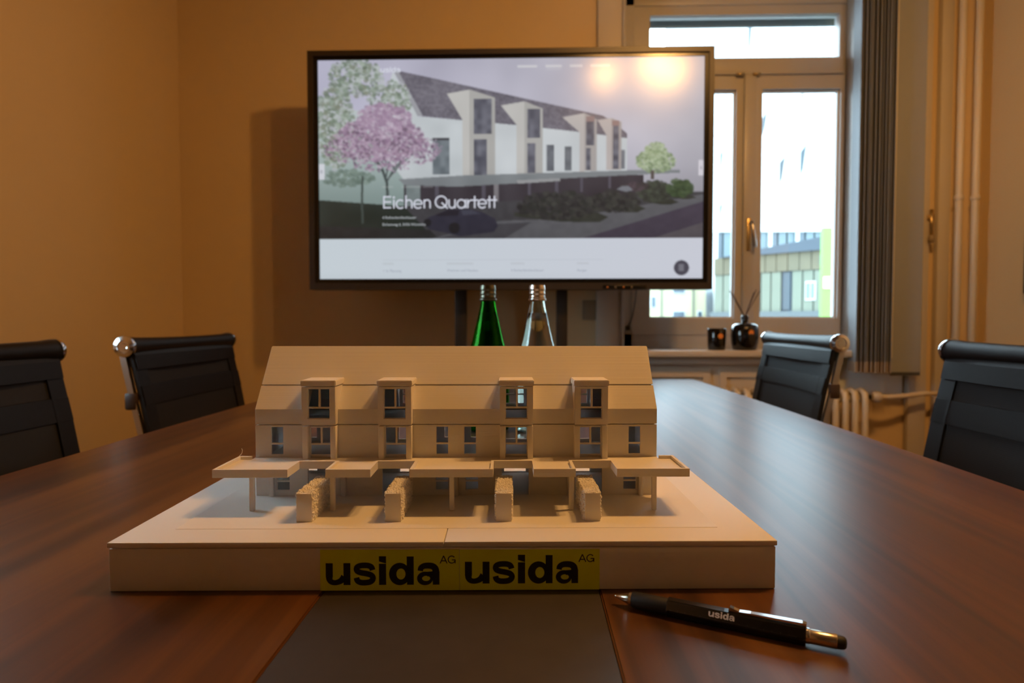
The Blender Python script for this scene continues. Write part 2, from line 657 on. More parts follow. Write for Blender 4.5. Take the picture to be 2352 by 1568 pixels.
for i, (a0, a1, g) in enumerate(SASH):
    b = BM()
    panel(b, a0, a1, 0.886, 2.034, FY0 - .006, FY1 - .01, [(g[0], g[1], 0.957, 1.958)])
    s = mk('casement', b, M['frame'], win)
    b = BM()
    panel(b, g[0] - .004, g[1] + .004, 0.951, 1.964, FY0 + .012, FY0 + .028, [(g[0] + .007, g[1] - .007, 0.966, 1.950)])
    mk('glazing_bead', b, mat('bead_paint', (0.62, 0.66, 0.70), 0.4) if i == 0 else bpy.data.materials['bead_paint'], s)
    boxo('pane', (g[0] - .004, g[1] + .004, FY0 + .028, FY0 + .034, 0.951, 1.964), M['pane'], s)
b = BM()
box(b, 0.936, 0.988, FY0 - .020, FY0 - .005, 0.90, 2.018, bev=.005)
mk('meeting_stile', b, M['frame'], win, auto=.6)
boxo('pane', (0.526, 1.356, FY0 + .028, FY0 + .034, 2.092, 2.290), M['pane'], win)
for hx in (0.915, 0.985):
    b = BM(); tube(b, [(hx - .016, FY0 - .025, 2.016), (hx + .016, FY0 - .025, 2.016)], .006)
    mk('hinge_bolt', b, M['brass'], win, smooth=True)
b = BM()
box(b, 0.952, 0.972, FY0 - .028, FY0 - .018, 1.255, 1.395, bev=.003)
mk('handle_plate', b, M['brass'], win, auto=.6)
b = BM()
tube(b, [(0.962, FY0 - .025, 1.375), (0.962, FY0 - .050, 1.375), (0.964, FY0 - .055, 1.36), (0.975, FY0 - .055, 1.28), (0.976, FY0 - .055, 1.265)], [.007, .007, .008, .009, .006])
mk('window_handle', b, M['alu'], win, smooth=True)
# roller shutter seen outside behind the top light
b = BM()
for k in range(4): box(b, WX0 - .03, WX1 + .03, YB + WT + .02 + .002 * (k % 2), YB + WT + .034, 2.272 + .045 * k, 2.3185 + .045 * k, bev=.003)
mk('roller_shutter', b, mat('shutter_grey', (0.122, 0.144, 0.151), 0.5), win, auto=.6)
# sill, apron panels and casing
sill = tag(boxo('window_sill', (0.26, 1.47, 2.50, FY0 + .01, 0.800, 0.827), M['trimw'], bev=.006), kind='structure')
sill.name = 'trim_1'
t = empty('trim_2', kind='structure')
ap = BM(); box(ap, 0.26, 1.30, 2.585, YB, 0.09, 0.785)
mk('apron_board', ap, M['trimw'], t)
for x0, x1 in ((0.30, 0.76), (0.80, 1.26)):
    b = BM(); panel(b, x0, x1, 0.16, 0.742, 2.573, 2.587, [(x0 + .03, x1 - .03, 0.19, 0.712)])
    mk('apron_moulding', b, M['trimw'], t)
b = BM(); box(b, 0.26, 1.30, 2.55, 2.587, 0.765, 0.800, bev=.008)
mk('apron_cornice', b, M['trimw'], t, auto=.6)
# casing to the left of the window
t = empty('trim_3', kind='structure')
boxo('casing', (0.285, 0.392, YB - .022, YB + .001, 0.83, ZCEIL), M['trimw'], t, bev=.006)
boxo('casing_bead', (0.388, 0.402, YB - .034, YB + .11, 0.83, WZ1), M['frame'], t, bev=.004)
# reveal board on the right hand side of the window and panel under the blind, daylight on the wall put into its colour
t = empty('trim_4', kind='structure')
boxo('reveal_board', (1.378, 1.392, YB - .012, FY0 + .004, 0.828, WZ1), M['frame'], t, bev=.003)
boxo('daylit_panel', (1.305, 1.575, YB - .012, YB + .001, 0.625, 0.80), mat('panel_daylight_tint', (0.68, 0.74, 0.78), 0.5), t, bev=.004)
boxo('casing', (1.585, 1.660, YB - .035, YB + .001, 0.0, ZCEIL), M['trimw'], t, bev=.008)
boxo('casing', (1.695, 1.745, YB - .03, YB + .001, 0.0, ZCEIL), M['trimw'], t, bev=.006)
# ---- window_2 in the left wall, beside the camera
w2 = empty('window_2', kind='structure')
y0, y1, z0, z1 = LW
b = BM()
panel(b, y0, y1, z0, z1, XL - .14, XL - .08, [(y0 + .07, (y0 + y1) / 2 - .05, z0 + .08, z1 - .07), ((y0 + y1) / 2 + .05, y1 - .07, z0 + .08, z1 - .07)], axis='x')
mk('frame', b, M['frame'], w2)
for a0, a1 in ((y0 + .06, (y0 + y1) / 2 - .04), ((y0 + y1) / 2 + .04, y1 - .06)):
    boxo('pane', (XL - .115, XL - .109, a0, a1, z0 + .07, z1 - .06), M['pane'], w2)
boxo('sill', (XL - .10, XL + .12, y0 - .05, y1 + .05, z0 - .035, z0 - .001), M['trimw'], w2, bev=.006)

# ================================================================== OUTSIDE
MO = {
    'white': mat('white_facade', (0.414, 0.423, 0.423), 0.8),
    'winx': mat('facade_window_dark', (0.012, 0.021, 0.03), 0.3),
    'glz': mat('blue_glazing', (0.067, 0.099, 0.114), 0.3),
    'glz2': mat('grey_glazing', (0.037, 0.054, 0.071), 0.3),
    'brown': mat('wood_cladding', (0.082, 0.068, 0.04), 0.8, noise=(1.5, 0.12)),
    'cream': mat('cream_cladding', (0.105, 0.112, 0.083), 0.8, noise=(0.8, 0.06)),
    'slate': mat('slate_roof', (0.023, 0.032, 0.045), 0.6),
    'base': mat('grey_plinth', (0.063, 0.071, 0.073), 0.8),
    'yellow': mat('pale_yellow_render', (0.326, 0.3, 0.189), 0.85),
    'green': mat('green_banner', (0.093, 0.203, 0.025), 0.6),
    'pink': mat('pink_print', (0.55, 0.25, 0.30), 0.6),
    'street': mat('asphalt', (0.09, 0.09, 0.095), 0.9, noise=(0.5, 0.2)),
}
b = BM(); box(b, -60, 60, YB + WT + .3, 90, -7.2, -7.0)
tag(mk('street', b, MO['street']), kind='structure')

tw = empty('office_tower', (9.3, 24, -7), label='tall white office tower with slit windows seen through the window', cat='building')
b = BM(); box(b, -2.1, 2.12, 0, 9, 11.4, 34)
mk('upper_storeys', b, MO['white'], tw)
b = BM(); box(b, -2.0, 2.0, 0.5, 8.5, 0, 11.4)
mk('lower_core', b, MO['glz2'], tw)
for (x0, x1, za, zb, sl) in ((8.40, 8.53, 11.4, 12.5, .1), (9.65, 9.86, 6.2, 7.3, .25), (10.44, 10.66, 6.5, 7.75, .3), (8.98, 9.14, 8.1, 9.0, .25), (7.38, 7.48, 6.8, 7.5, .1), (10.44, 10.54, 9.2, 9.9, .3), (9.3, 9.42, 12.2, 13.2, .1), (7.38, 7.48, 5.0, 5.5, .1)):
    b = BM()
    prism(b, [(x0 - 9.3, za + 7), (x0 - 9.3, zb + 7 - sl), (x1 - 9.3, zb + 7), (x0 - 9.3 + (x1 - x0) * .45, za + 7 + sl)], -0.03, 0.2)
    mk('window', b, MO['winx'], tw)
for k in range(12):
    x0 = -2.1 + k * 0.352
    boxo('glazing_panel', (x0 + .03, x0 + .322, 0.1, 0.25, 9.0, 11.4), MO['glz'] if k % 3 else MO['glz2'], tw)
for k in range(5):
    boxo('column', (-2.1 + k * 1.04, -1.98 + k * 1.04, -.02, 0.12, 8.0, 11.4), MO['white'], tw)

A = Vector((6.3, 21.0, 0)); Bv = Vector((9.05, 18.25, 0))
dirv = (Bv - A).normalized(); LEN = (Bv - A).length
lo = empty('clad_house', (A.x, A.y, -7), math.atan2(dirv.y, dirv.x), 'low house with brown wood cladding over cream panels seen through the right casement', 'building')
boxo('cladding_core', (0, LEN, 0.03, 2, 9.5, 10.06), MO['brown'], lo)
for k in range(11):
    x0 = LEN * k / 11
    boxo('cladding_board', (x0 + .012, x0 + LEN / 11 - .012, -.04, .04, 9.50, 10.06), MO['brown'], lo)
boxo('wall_core', (0, LEN, 0.08, 2, 8.25, 9.5), MO['slate'], lo)
for k in range(12):
    x0 = LEN * k / 12
    if k == 7:
        boxo('door', (x0 + .05, x0 + LEN / 12 - .06, 0.03, .1, 8.3, 9.46), MO['winx'], lo)
    else:
        boxo('wall_panel', (x0 + .02, x0 + LEN / 12 - .02, 0.0, .1, 8.25, 9.49), MO['cream'], lo)
f = boxo('window', (LEN * .775, LEN * .85, -.03, .05, 8.58, 9.15), MO['white'], lo)
for k in range(2):
    boxo('pane', (LEN * (.782 + .035 * k), LEN * (.808 + .035 * k), -.045, -.02, 8.63, 9.10), MO['glz'], f)
boxo('plinth', (0, LEN, -.25, 2, 0, 8.25), MO['base'], lo)
b = BM(); prism(b, [(0.3, 10.06), (LEN + .1, 10.06), (LEN + .1, 10.5), (1.4, 10.22)], -.15, 2)
mk('roof', b, MO['slate'], lo)
boxo('small_window', (LEN * .88, LEN * .91, -.06, .02, 9.62, 9.92), MO['glz2'], lo)

ye = empty('yellow_house', (5.55, 23, -7), label='pale yellow rendered house seen under the screen', cat='building')
boxo('wall', (-1.6, 1.05, 0, 6, 0, 9.3), MO['yellow'], ye)
for (x0, x1, za, zb) in ((-.98, -.82, 8.46, 8.85), (-.17, .25, 8.02, 8.30), (-.17, .25, 9.0, 9.25), (.75, .88, 8.1, 8.3)):
    f = boxo('window', (x0 - .03, x1 + .03, -.05, .02, za - .03, zb + .03), MO['white'], ye)
    boxo('pane', (x0, x1, -.065, -.03, za, zb), MO['glz2'], f)
boxo('downpipe', (-.62, -.57, -.08, -.01, 0, 9.3), MO['cream'], ye)
boxo('downpipe', (.55, .60, -.08, -.01, 0, 9.3), MO['cream'], ye)

py = empty('banner_pylon', (5.81, 12, -7), label='slim pylon, white above and lime green below, seen at the right of the window', cat='pylon')
boxo('green_banner', (-.125, .125, 0, .12, 0, 9.75), MO['green'], py)
boxo('white_banner', (-.125, .125, 0, .12, 9.75, 20), MO['white'], py)
f = boxo('sign', (-.115, .125, -.02, .0, 8.58, 8.80), MO['pink'], py)
boxo('sign_face', (-.10, .125, -.03, -.02, 8.61, 8.77), MO['white'], f)

# ================================================================== CEILING LAMP (reflected in the screen)
M['bulb'] = emis('warm_bulb', (1.0, 0.485, 0.135), LAMP_L)
lamp = empty('ceiling_lamp', (0.72, 0.80, ZCEIL), label='warm ceiling spotlight bar above the right side of the table', cat='lamp')
boxo('ceiling_plate', (-.38, .38, -.03, .03, -.03, 0), M['alu'], lamp, bev=.004)
for (dx, dy, dz, r) in ((-0.25, -.05, -.30, .031), (0.04, .05, -.27, .040), (0.15, -.02, -.30, .036)):
    b = BM(); tube(b, [(dx, dy * .4, -.03), (dx, dy, dz + r)], .006)
    st = mk('stem', b, M['alu'], lamp, smooth=True)
    b = BM(); lathe(b, [(.016, dz + r - .004), (.018, dz + r + .02), (.010, dz + r + .035)], 20, mtx=Matrix.Translation((dx, dy, 0)))
    mk('lamp_socket', b, M['alu'], lamp, smooth=True)
    b = BM()
    bmesh.ops.create_uvsphere(b, u_segments=24, v_segments=16, radius=r, matrix=Matrix.Translation((dx, dy, dz)))
    mk('bulb', b, M['bulb'], lamp, smooth=True)
    b = BM(); lathe(b, [(.020, dz + r + .012), (r + .045, dz - .002), (r + .047, dz - .002), (.022, dz + r + .014)], 32, cap=False, mtx=Matrix.Translation((dx, dy, 0)))
    mk('lamp_shade', b, M['darkmetal'], lamp, auto=.6)

# ================================================================== TABLE
TXC = -0.052
Y0T, Y1T = -0.95, 2.175
def half(y):
    u = (y - 0.6) / 1.6
    return 0.655 - 0.030 * max(0, abs(u) - 0.25) ** 1.6
tb = empty('conference_table', (TXC, 0, 0), label='long reddish-brown wooden conference table with a dark grey centre strip', cat='table')
ys = [Y0T + (Y1T - Y0T) * i / 30 for i in range(31)]
SX0, SX1 = -0.157 - TXC, 0.054 - TXC
def slab(name, inner, sgn, m):
    b = BM()
    top, bot = [], []
    pts = [(inner, Y0T)] + [(sgn * half(y), y) for y in ys] + [(inner, Y1T)]
    if sgn < 0: pts = pts[::-1]
    prism(b, pts, TZ - 0.030, TZ, axis='z')
    es = [e for e in b.edges if abs(e.verts[0].co.z - TZ) < 1e-6 and abs(e.verts[1].co.z - TZ) < 1e-6]
    bmesh.ops.bevel(b, geom=es, offset=0.0012, segments=2, affect='EDGES')
    return mk(name, b, m, tb, auto=.5)
slab('tabletop_panel', SX0 - .0006, -1, M['wood'])
slab('tabletop_panel', SX1 + .0006, 1, M['wood'])
boxo('centre_strip', (SX0, SX1, Y0T, Y1T, TZ - .030, TZ - .0004), M['strip'], tb, bev=.0008)
for yy in (-0.25, 1.27):
    boxo('leg_column', (-.25, .25, yy - .04, yy + .04, .03, TZ - .03), M['darkmetal'], tb, bev=.006)
    boxo('foot', (-.26, .26, yy - .04, yy + .04, 0, .03), M['alu'], tb, bev=.006)
boxo('modesty_beam', (-.05, .05, -0.25, 1.27, TZ - .09, TZ - .031), M['darkmetal'], tb, bev=.004)

# ================================================================== ARCHITECTURAL MODEL
mm = 0.001
mod = empty('house_model', (-0.065, 0.460, TZ), math.radians(2.2), 'white 3D-printed scale model of a terrace of four houses on a base with yellow stickers', 'scale model')
PR = M['print']
def mbox(name, x0, x1, y0, y1, z0, z1, bev=0.0, parent=mod, m=PR):
    return boxo(name, (x0 * mm, x1 * mm, y0 * mm, y1 * mm, z0 * mm, z1 * mm), m, parent, bev * mm)
BD = 272
mbox('base', -256, 256, 0.6, BD, 0, 33.2, 1.2)
mbox('base_core', -254.6, 254.6, 2, BD - 1.5, 33.0, 34.2)
mbox('base_slab', -256.8, -0.25, 0, BD, 34.0, 38.0, 0.6)
mbox('base_slab', 0.25, 256.8, 0, BD, 34.0, 38.0, 0.6)
b = BM()
box(b, -.221, .221, .0302, .246, .0370, .0383, bev=.0003)
mk('plot_plate', b, PR, mod)
GZ = 38.3
# --- stickers and lettering
def sticker(x0, x1, z0, z1, lx, base):
    s = mbox('sticker', x0, x1, 0.25, 0.6, z0, z1, 0.0, m=M['sticker'])
    sc = 87.0 / 897
    L = usida()
    L.build('lettering', M['ink'], s, lambda x, y: ((lx + x * sc) * mm, 0.17 * mm, (base + y * sc * 1.005) * mm))
    ag(lx + 87.6, base + 16.5, 5.9).build('lettering', M['ink'], s, lambda x, y: (x * mm, 0.17 * mm, y * mm))
    return s
sticker(-94.8, 11.7, 0.3, 32.0, -90.6, 4.7)
sticker(12.0, 119.5, 0.3, 31.8, 16.0, 5.4)

# --- walls of the lower two storeys
HX, HF, HB = 194.0, 125.0, 215.0
DORM = [-130.2, -58.2, 57.6, 129.0]
DW = 15.8                                        # half width of a dormer
SMALL = [-173.2, -14.1, 12.8, 172.4]
def P2(l): return [tuple(v * mm for v in h) for h in l]
holes = []
for c in SMALL: holes.append((c - 6.1, c + 6.1, 78.0, 105.3))
for c in DORM: holes.append((c - 11, c + 11, 77.5, 105.5))
for c in DORM: holes.append((c - 14.0, c + 12.0, 38.5, 69.0))
for c in (-168.0, -14.5, 14.5, 168.0): holes.append((c - 6.5, c + 6.5, 43.0, 66.0))
b = BM(); panel(b, -HX * mm, HX * mm, GZ * mm, 106.6 * mm, HF * mm, (HF + 3) * mm, P2(holes))
front = mk('front_wall', b, PR, mod)
holes_b = []
for c in DORM:
    holes_b.append((c - 13, c + 13, 38.5, 64.0))
    holes_b.append((c - 13, c + 13, 76.0, 103.0))
for c in (-168.0, -14.5, 14.5, 168.0):
    holes_b.append((c - 6, c + 6, 41.0, 66.0))
    holes_b.append((c - 6, c + 6, 78.0, 103.0))
b = BM(); panel(b, -HX * mm, HX * mm, GZ * mm, 106.6 * mm, (HB - 3) * mm, HB * mm, P2(holes_b))
mk('rear_wall', b, PR, mod)
for s in (-1, 1):
    b = BM(); box(b, *sorted((s * (HX - .05) * mm, s * (HX - 3) * mm)), (HF + 2.9) * mm, (HB - 2.9) * mm, GZ * mm, 106.55 * mm)
    mk('gable_wall', b, PR, mod, auto=.6)
for px_ in (-97, 0, 97):
    mbox('party_wall', px_ - 1.5, px_ + 1.5, HF + 3, HB - 3, GZ, 120.5)
mbox('floor_slab', -HX + 3, HX - 3, HF + 3, HB - 3, 71.0, 73.0)
mbox('floor_slab', -HX + 2, HX - 2, HF + 2.2, HB - 2.2, 106.5, 108.6)
# cross bars of the small windows and frames
def winframe(name, c, w, z0, z1, zb, y, parent, mull=None, t=1.1):
    b = BM()
    panel(b, (c - w) * mm, (c + w) * mm, z0 * mm, z1 * mm, y * mm, (y + 1.6) * mm,
          P2([(c - w + t, c + w - t, z0 + t, zb - .8)] + ([(c - w + t, c + w - t, zb + .8, z1 - t)] if mull is None else
             [(c - w + t, mull - .9, zb + .8, z1 - t), (mull + .9, c + w - t, zb + .8, z1 - t)])))
    return mk(name, b, PR, parent)
for c in SMALL: winframe('window_frame', c, 6.1, 78.0, 105.3, 88.6, HF + .5, mod, t=.5)
for c in (-168.0, -14.5, 14.5, 168.0): winframe('window_frame', c, 6.5, 43.0, 66.0, 52.0, HF + .8, mod, t=.6)
for c in DORM:
    winframe('bay_window_frame', c, 11.0, 77.5, 105.5, 88.6, HF - 1.5, mod, mull=c + .2, t=1.0)
    for s in (-1, 1):
        x0, x1 = sorted((c + s * DW, c + s * (DW - 5.2)))
        mbox('pilaster', x0, x1, 115.6, HF + .5, 74.0, 106.8, .4)
    winframe('rear_door_frame', c, 13.0, 38.5, 64.0, 46.0, HB - 2.4, mod, mull=c, t=1.0)
# --- upper storey: knee wall and slope between the dormers
RZ, RY = 181.0, 170.0
SL = (RZ - 122.0) / (RY - 1.2 - HF)
def slope_y(z): return HF + (z - 122.0) / SL
edges = [-HX] + [v for c in DORM for v in (c - DW + .4, c + DW - .4)] + [HX]
for i in range(0, len(edges), 2):
    x0, x1 = edges[i], edges[i + 1]
    for side in (0, 1):
        prof = [(HF, 107.6), (HF, 122.0), (slope_y(143.0), 143.0), (slope_y(143.0) + 3.2, 143.0), (HF + 3, 121.0), (HF + 3, 107.6)]
        if side: prof = [(2 * RY - y, z) for y, z in prof]
        b = BM(); prism(b, [(y * mm, z * mm) for y, z in prof], x0 * mm, x1 * mm, axis='x')
        es = [e for e in b.edges if len(e.link_faces) == 2 and e.calc_face_angle(0) > .5]
        bmesh.ops.bevel(b, geom=es, offset=.0004, segments=2, affect='EDGES')
        mk('eaves_shell', b, PR, mod, auto=.5)
for s in (-1, 1):
    prof = [(HF + .4, 107.6), (HF + .4, 122.0), (slope_y(143.0) + .4, 143.0), (2 * RY - slope_y(143.0) - .4, 143.0), (2 * RY - HF - .4, 122.0), (2 * RY - HF - .4, 107.6)]
    b = BM(); prism(b, [(y * mm, z * mm) for y, z in prof], *sorted((s * (HX - .2) * mm, s * (HX - 3) * mm)), axis='x')
    mk('upper_gable', b, PR, mod)
# --- roof cap
y44 = slope_y(144.0)
prof = [(y44, 144.0), (RY - 1.2, RZ), (RY + 1.2, RZ), (2 * RY - y44, 144.0)]
b = BM(); prism(b, [(y * mm, z * mm) for y, z in prof], -HX * mm, HX * mm, axis='x')
bmesh.ops.bevel(b, geom=b.edges[:], offset=.0005, segments=2, affect='EDGES')
roof = mk('roof', b, PR, mod, auto=.5)
b = BM(); prism(b, [((y44 + 2) * mm, .1424), ((2 * RY - y44 - 2) * mm, .1424), ((2 * RY - y44 - 2) * mm, .1441), ((y44 + 2) * mm, .1441)], -(HX - 1.5) * mm, (HX - 1.5) * mm, axis='x')
mk('roof_tongue', b, PR, roof)
# --- dormers, front and rear
def dormer(c, rear):
    fy = 115.0
    R = (lambda y: 2 * RY - y) if rear else (lambda y: y)
    root = BM()
    y0, y1 = sorted((R(fy), R(fy + 2.6)))
    panel(root, (c - DW) * mm, (c + DW) * mm, 108.4 * mm, 144.6 * mm, y0 * mm, y1 * mm, P2([(c - 10.6, c + 10.6, 114.0, 143.0)]))
    d = mk('dormer', root, PR, mod)
    for s in (-1, 1):
        prof = [(R(fy + .2), 108.4), (R(HF + 2), 108.4), (R(HF + 2), 122.0), (R(slope_y(144.4) + 2), 144.5), (R(fy + .2), 144.5)]
        b = BM(); prism(b, [(y * mm, z * mm) for y, z in prof], *sorted(((c + s * DW) * mm, (c + s * (DW - 2.6)) * mm)), axis='x')
        mk('cheek', b, PR, d)
    ya, yb = sorted((R(fy + .3), R(HF + 2)))
    boxo('dormer_floor', ((c - DW + 1) * mm, (c + DW - 1) * mm, ya * mm, yb * mm, .1084, .1106), PR, d)
    prof = [(R(fy - 1.0), 145.2), (R(slope_y(145.2) + 1), 145.2), (R(slope_y(150.8) + 1), 150.8), (R(fy - 1.0), 150.8)]
    b = BM(); prism(b, [(y * mm, z * mm) for y, z in prof], (c - DW - .9) * mm, (c + DW + .9) * mm, axis='x')
    bmesh.ops.bevel(b, geom=b.edges[:], offset=.0006, segments=2, affect='EDGES')
    mk('dormer_roof', b, PR, d, auto=.5)
    yy = fy + 2.0 if not rear else 2 * RY - fy - 3.0
    winframe('window_frame', c, 10.6, 114.0, 143.0, 124.6, yy, d, mull=c + .5, t=.7)
    return d
for c in DORM:
    dormer(c, False)
for c in DORM:
    dormer(c, True)
# --- canopy: a shallow tray with a rim, notched in front of each bay
def outline(o):
    """canopy outline, offset inwards by o"""
    xs = [(-142.0, -109.2), (-70.2, -36.2), (36.4, 71.6), (108.4, 144.4)]
    F, N, K = 64.3 + o, 95.8 + o, 118.0 - o
    p = [(-207.0 + o, F)]
    for a, c in xs:
        p += [(a - o, F), (a - o, N), (c + o, N), (c + o, F)]
    p += [(208.0 - o, F), (208.0 - o, K), (HX + .2, K), (HX + .2, HF + .4), (-HX - .2, HF + .4), (-HX - .2, K), (-207.0 + o, K)]
    return p
can = BM()
prism(can, [(x * mm, y * mm) for x, y in outline(0.3)], .0714, .0755, axis='z')
canopy = mk('canopy', can, PR, mod)
def rim():
    b = BM()
    o, i = outline(0.0), outline(2.6)
    idx = list(range(len(o)))
    zt, zb = 78.3 * mm, 71.2 * mm
    vo = [[b.verts.new((p[0] * mm, p[1] * mm, z)) for p in o] for z in (zb, zt)]
    vi = [[b.verts.new((p[0] * mm, p[1] * mm, z)) for p in i] for z in (zb, zt)]
    n = len(o)
    skip = {n - 5, n - 4, n - 3}                        # no rim along the house
    for k in range(n):
        if k in skip: continue
        j = (k + 1) % n
        b.faces.new([vo[0][k], vo[0][j], vo[1][j], vo[1][k]])
        b.faces.new([vi[0][k], vi[1][k], vi[1][j], vi[0][j]])
        b.faces.new([vo[1][k], vo[1][j], vi[1][j], vi[1][k]])
        b.faces.new([vo[0][k], vi[0][k], vi[0][j], vo[0][j]])
    es = [e for e in b.edges if len(e.link_faces) == 2 and e.calc_face_angle(0) > .6]
    bmesh.ops.bevel(b, geom=es, offset=.0005, segments=2, affect='EDGES')
    return mk('canopy_rim', b, PR, canopy, auto=.5)
rim()
for x in (-178, -106.6, -0.7, 106.0, 180):
    b = BM(); box(b, (x - 2.1) * mm, (x + 2.1) * mm, 75.4 * mm, 79.6 * mm, GZ * mm, 71.6 * mm, bev=.0006)
    mk('post', b, PR, mod, auto=.6)
for x in (-178, -109, -0.7, 109, 178):
    b = BM(); box(b, (x - 2.2) * mm, (x + 2.2) * mm, 120.4 * mm, 124.8 * mm, GZ * mm, 71.6 * mm, bev=.0006)
    mk('post', b, PR, mod, auto=.6)
# --- hedges with pebbled sides
def hedge(x0, x1, seed):
    rg = random.Random(seed)
    b = BM()
    y0, y1, z0, z1 = 46.0, 104.0, GZ - .3, 63.0
    box(b, (x0 + .9) * mm, (x1 - .9) * mm, y0 * mm, y1 * mm, z0 * mm, (z1 - .7) * mm, bev=.0004)
    h = mk('hedge', b, PR, mod, auto=.6)
    b = BM()
    def peb(x, y, z, r):
        bmesh.ops.create_icosphere(b, subdivisions=1, radius=r * mm, matrix=Matrix.Translation((x * mm, y * mm, z * mm)) @ Matrix.Diagonal((1, rg.uniform(.8, 1.3), rg.uniform(.8, 1.3), 1)))
    for k in range(620):
        sx, xx = rg.choice(((-1, x0 + .9), (1, x1 - .9)))
        peb(xx + sx * rg.uniform(-.3, .45), rg.uniform(y0 + .9, y1), rg.uniform(z0 + .6, z1 - .6), rg.uniform(.9, 1.5))
    for k in range(330):
        peb(rg.uniform(x0 + .9, x1 - .9), rg.uniform(y0 + .9, y1), z1 - 1.0 + rg.uniform(-.2, .35), rg.uniform(.8, 1.3))
    p = mk('leaf_pebbles', b, PR, h)
    p['kind'] = 'stuff'
    return h
for i, (a, c) in enumerate(((-129.3, -114.4), (-54.8, -39.8), (38.2, 53.2), (113.2, 128.0))):
    hedge(a, c, 100 + i)
# a stray plastic thread on the left end of the canopy
b = BM(); tube(b, [(-.2045, .100, .0783), (-.2020, .104, .0800), (-.2000, .108, .0830), (-.2002, .110, .0855), (-.2015, .111, .0870)], .00018, 6)
mk('plastic_thread', b, PR, mod, smooth=True)

# ================================================================== PEN
p0, p1 = Vector((0.063, 0.442, 0)), Vector((0.1985, 0.379, 0))
pl = (p1 - p0).length
pen = empty('ballpoint_pen', (p0.x, p0.y, TZ), math.atan2(p1.y - p0.y, p1.x - p0.x), 'black ballpoint pen with chrome clip and stylus end lying before the model', 'pen')
PRAD = 0.0060
AX = Matrix.Translation((0, 0, PRAD)) @ Matrix.Rotation(PI / 2, 4, 'Y')   # lathe z -> +x
def pl_lathe(name, prof, m, seg=32, parent=pen):
    b = BM(); lathe(b, prof, seg, mtx=AX)
    return mk(name, b, m, parent, auto=.7)
pl_lathe('tip', [(.0006, 0), (.0011, .0006), (.0013, .002), (.0040, .0105), (.0046, .0110), (.0046, .0128), (.0042, .0132)], M['penmetal'])
pl_lathe('grip', [(.0050, .0130), (.0056, .0138), (.0057, .034), (.0057, .0385)], M['rubber'])
xe = 0.1260
def hexr(a, r): return a
b = BM()
rh = PRAD / math.cos(PI / 6)
def hexring(x, s): return [b.verts.new((x, s * rh * math.cos(PI / 3 * k), PRAD + s * rh * math.sin(PI / 3 * k))) for k in range(6)]
rings = [hexring(.0385, .93), hexring(.0400, 1.0), hexring(xe - .001, 1.0), hexring(xe, .96)]
for A_, B_ in zip(rings, rings[1:]):
    for k in range(6): b.faces.new([A_[k], A_[(k + 1) % 6], B_[(k + 1) % 6], B_[k]])
b.faces.new(rings[0]); b.faces.new(rings[-1])
es = [e for e in b.edges if abs((e.verts[0].co - e.verts[1].co).x) > .01]
bmesh.ops.bevel(b, geom=es, offset=.0006, segments=2, affect='EDGES')
barrel = mk('barrel', b, M['penblack'], pen, auto=.35)
pl_lathe('collar', [(.0047, xe - .0005), (.0049, xe + .0005), (.0049, xe + .0022), (.0045, xe + .0026)], M['chrome'])
pl_lathe('plunger', [(.0043, xe + .0024), (.0045, xe + .0030), (.0045, pl - .0060), (.0042, pl - .0056)], M['penmetal'])
pl_lathe('stylus_tip', [(.0042, pl - .0058), (.0042, pl - .0035), (.0038, pl - .0016), (.0026, pl - .0004), (0, pl)], M['rubber'])
# clip along the top far edge
b = BM()
prism(b, [(.0790, PRAD * 2 + .0006), (.0800, PRAD * 2 + .0030), (.0825, PRAD * 2 + .0024), (.0860, PRAD * 2 + .0012), (.0930, PRAD * 2 + .0016), (xe - .002, PRAD * 2 + .0022), (xe + .0005, PRAD * 2 + .0018), (xe + .0005, PRAD * 2 - .002), (xe - .0012, PRAD * 2 - .002), (xe - .0012, PRAD * 2 + .0008), (.0930, PRAD * 2 + .0002), (.0850, PRAD * 2 - .0001)], -.0016, .0022)
mk('clip', b, M['chrome'], pen)
# lettering and ruler on the facet turned to the camera (normal 30 deg up towards -y)
n30 = Vector((0, -math.cos(PI / 6), math.sin(PI / 6)))
u30 = Vector((0, math.sin(PI / 6), math.cos(PI / 6)))
cen = Vector((0, 0, PRAD)) + n30 * (PRAD + .00006)
def fac(x, y): return cen + Vector((x, 0, 0)) + u30 * y
L = usida(); k_ = .0166 / 897
L.build('lettering', M['white_ink'], barrel, lambda x, y: fac(.0668 + x * k_, -.0012 + y * k_))
L = Letters()
for k in range(80):
    x = .0415 + k * .001
    if x > xe - .004: break
    h = .0011 if k % 10 == 0 else (.0008 if k % 5 == 0 else .0005)
    L.poly([(x - .00007, -.0030), (x + .00007, -.0030), (x + .00007, -.0030 + h), (x - .00007, -.0030 + h)])
L.build('ruler_marks', M['faint_ink'], barrel, fac)

# ================================================================== SCREEN
TX0, TX1, TZ0, TZ1, TY = -0.830, 0.680, 1.065, 1.955, 2.30
SXa, SXb, SZa, SZb = -0.793, 0.646, 1.106, 1.923
tv = empty('display_screen', (0, 0, 0), label='large black-framed wall display on a stand showing a website with a terrace of houses', cat='screen')
b = BM(); panel(b, TX0, TX1, TZ0, TZ1, TY - .012, TY + .05, [(SXa - .016, SXb + .016, SZa - .016, SZb + .013)])
es = [e for e in b.edges if len(e.link_faces) == 2 and e.calc_face_angle(0) > .6 and e.verts[0].co.y < TY and e.verts[1].co.y < TY]
bmesh.ops.bevel(b, geom=es, offset=.003, segments=2, affect='EDGES')
mk('bezel', b, M['bezel'], tv, auto=.5)
b = BM(); panel(b, SXa - .017, SXb + .017, SZa - .017, SZb + .014, TY - .004, TY + .004, [(SXa, SXb, SZa, SZb)])
mk('inner_border', b, M['bezel_in'], tv)
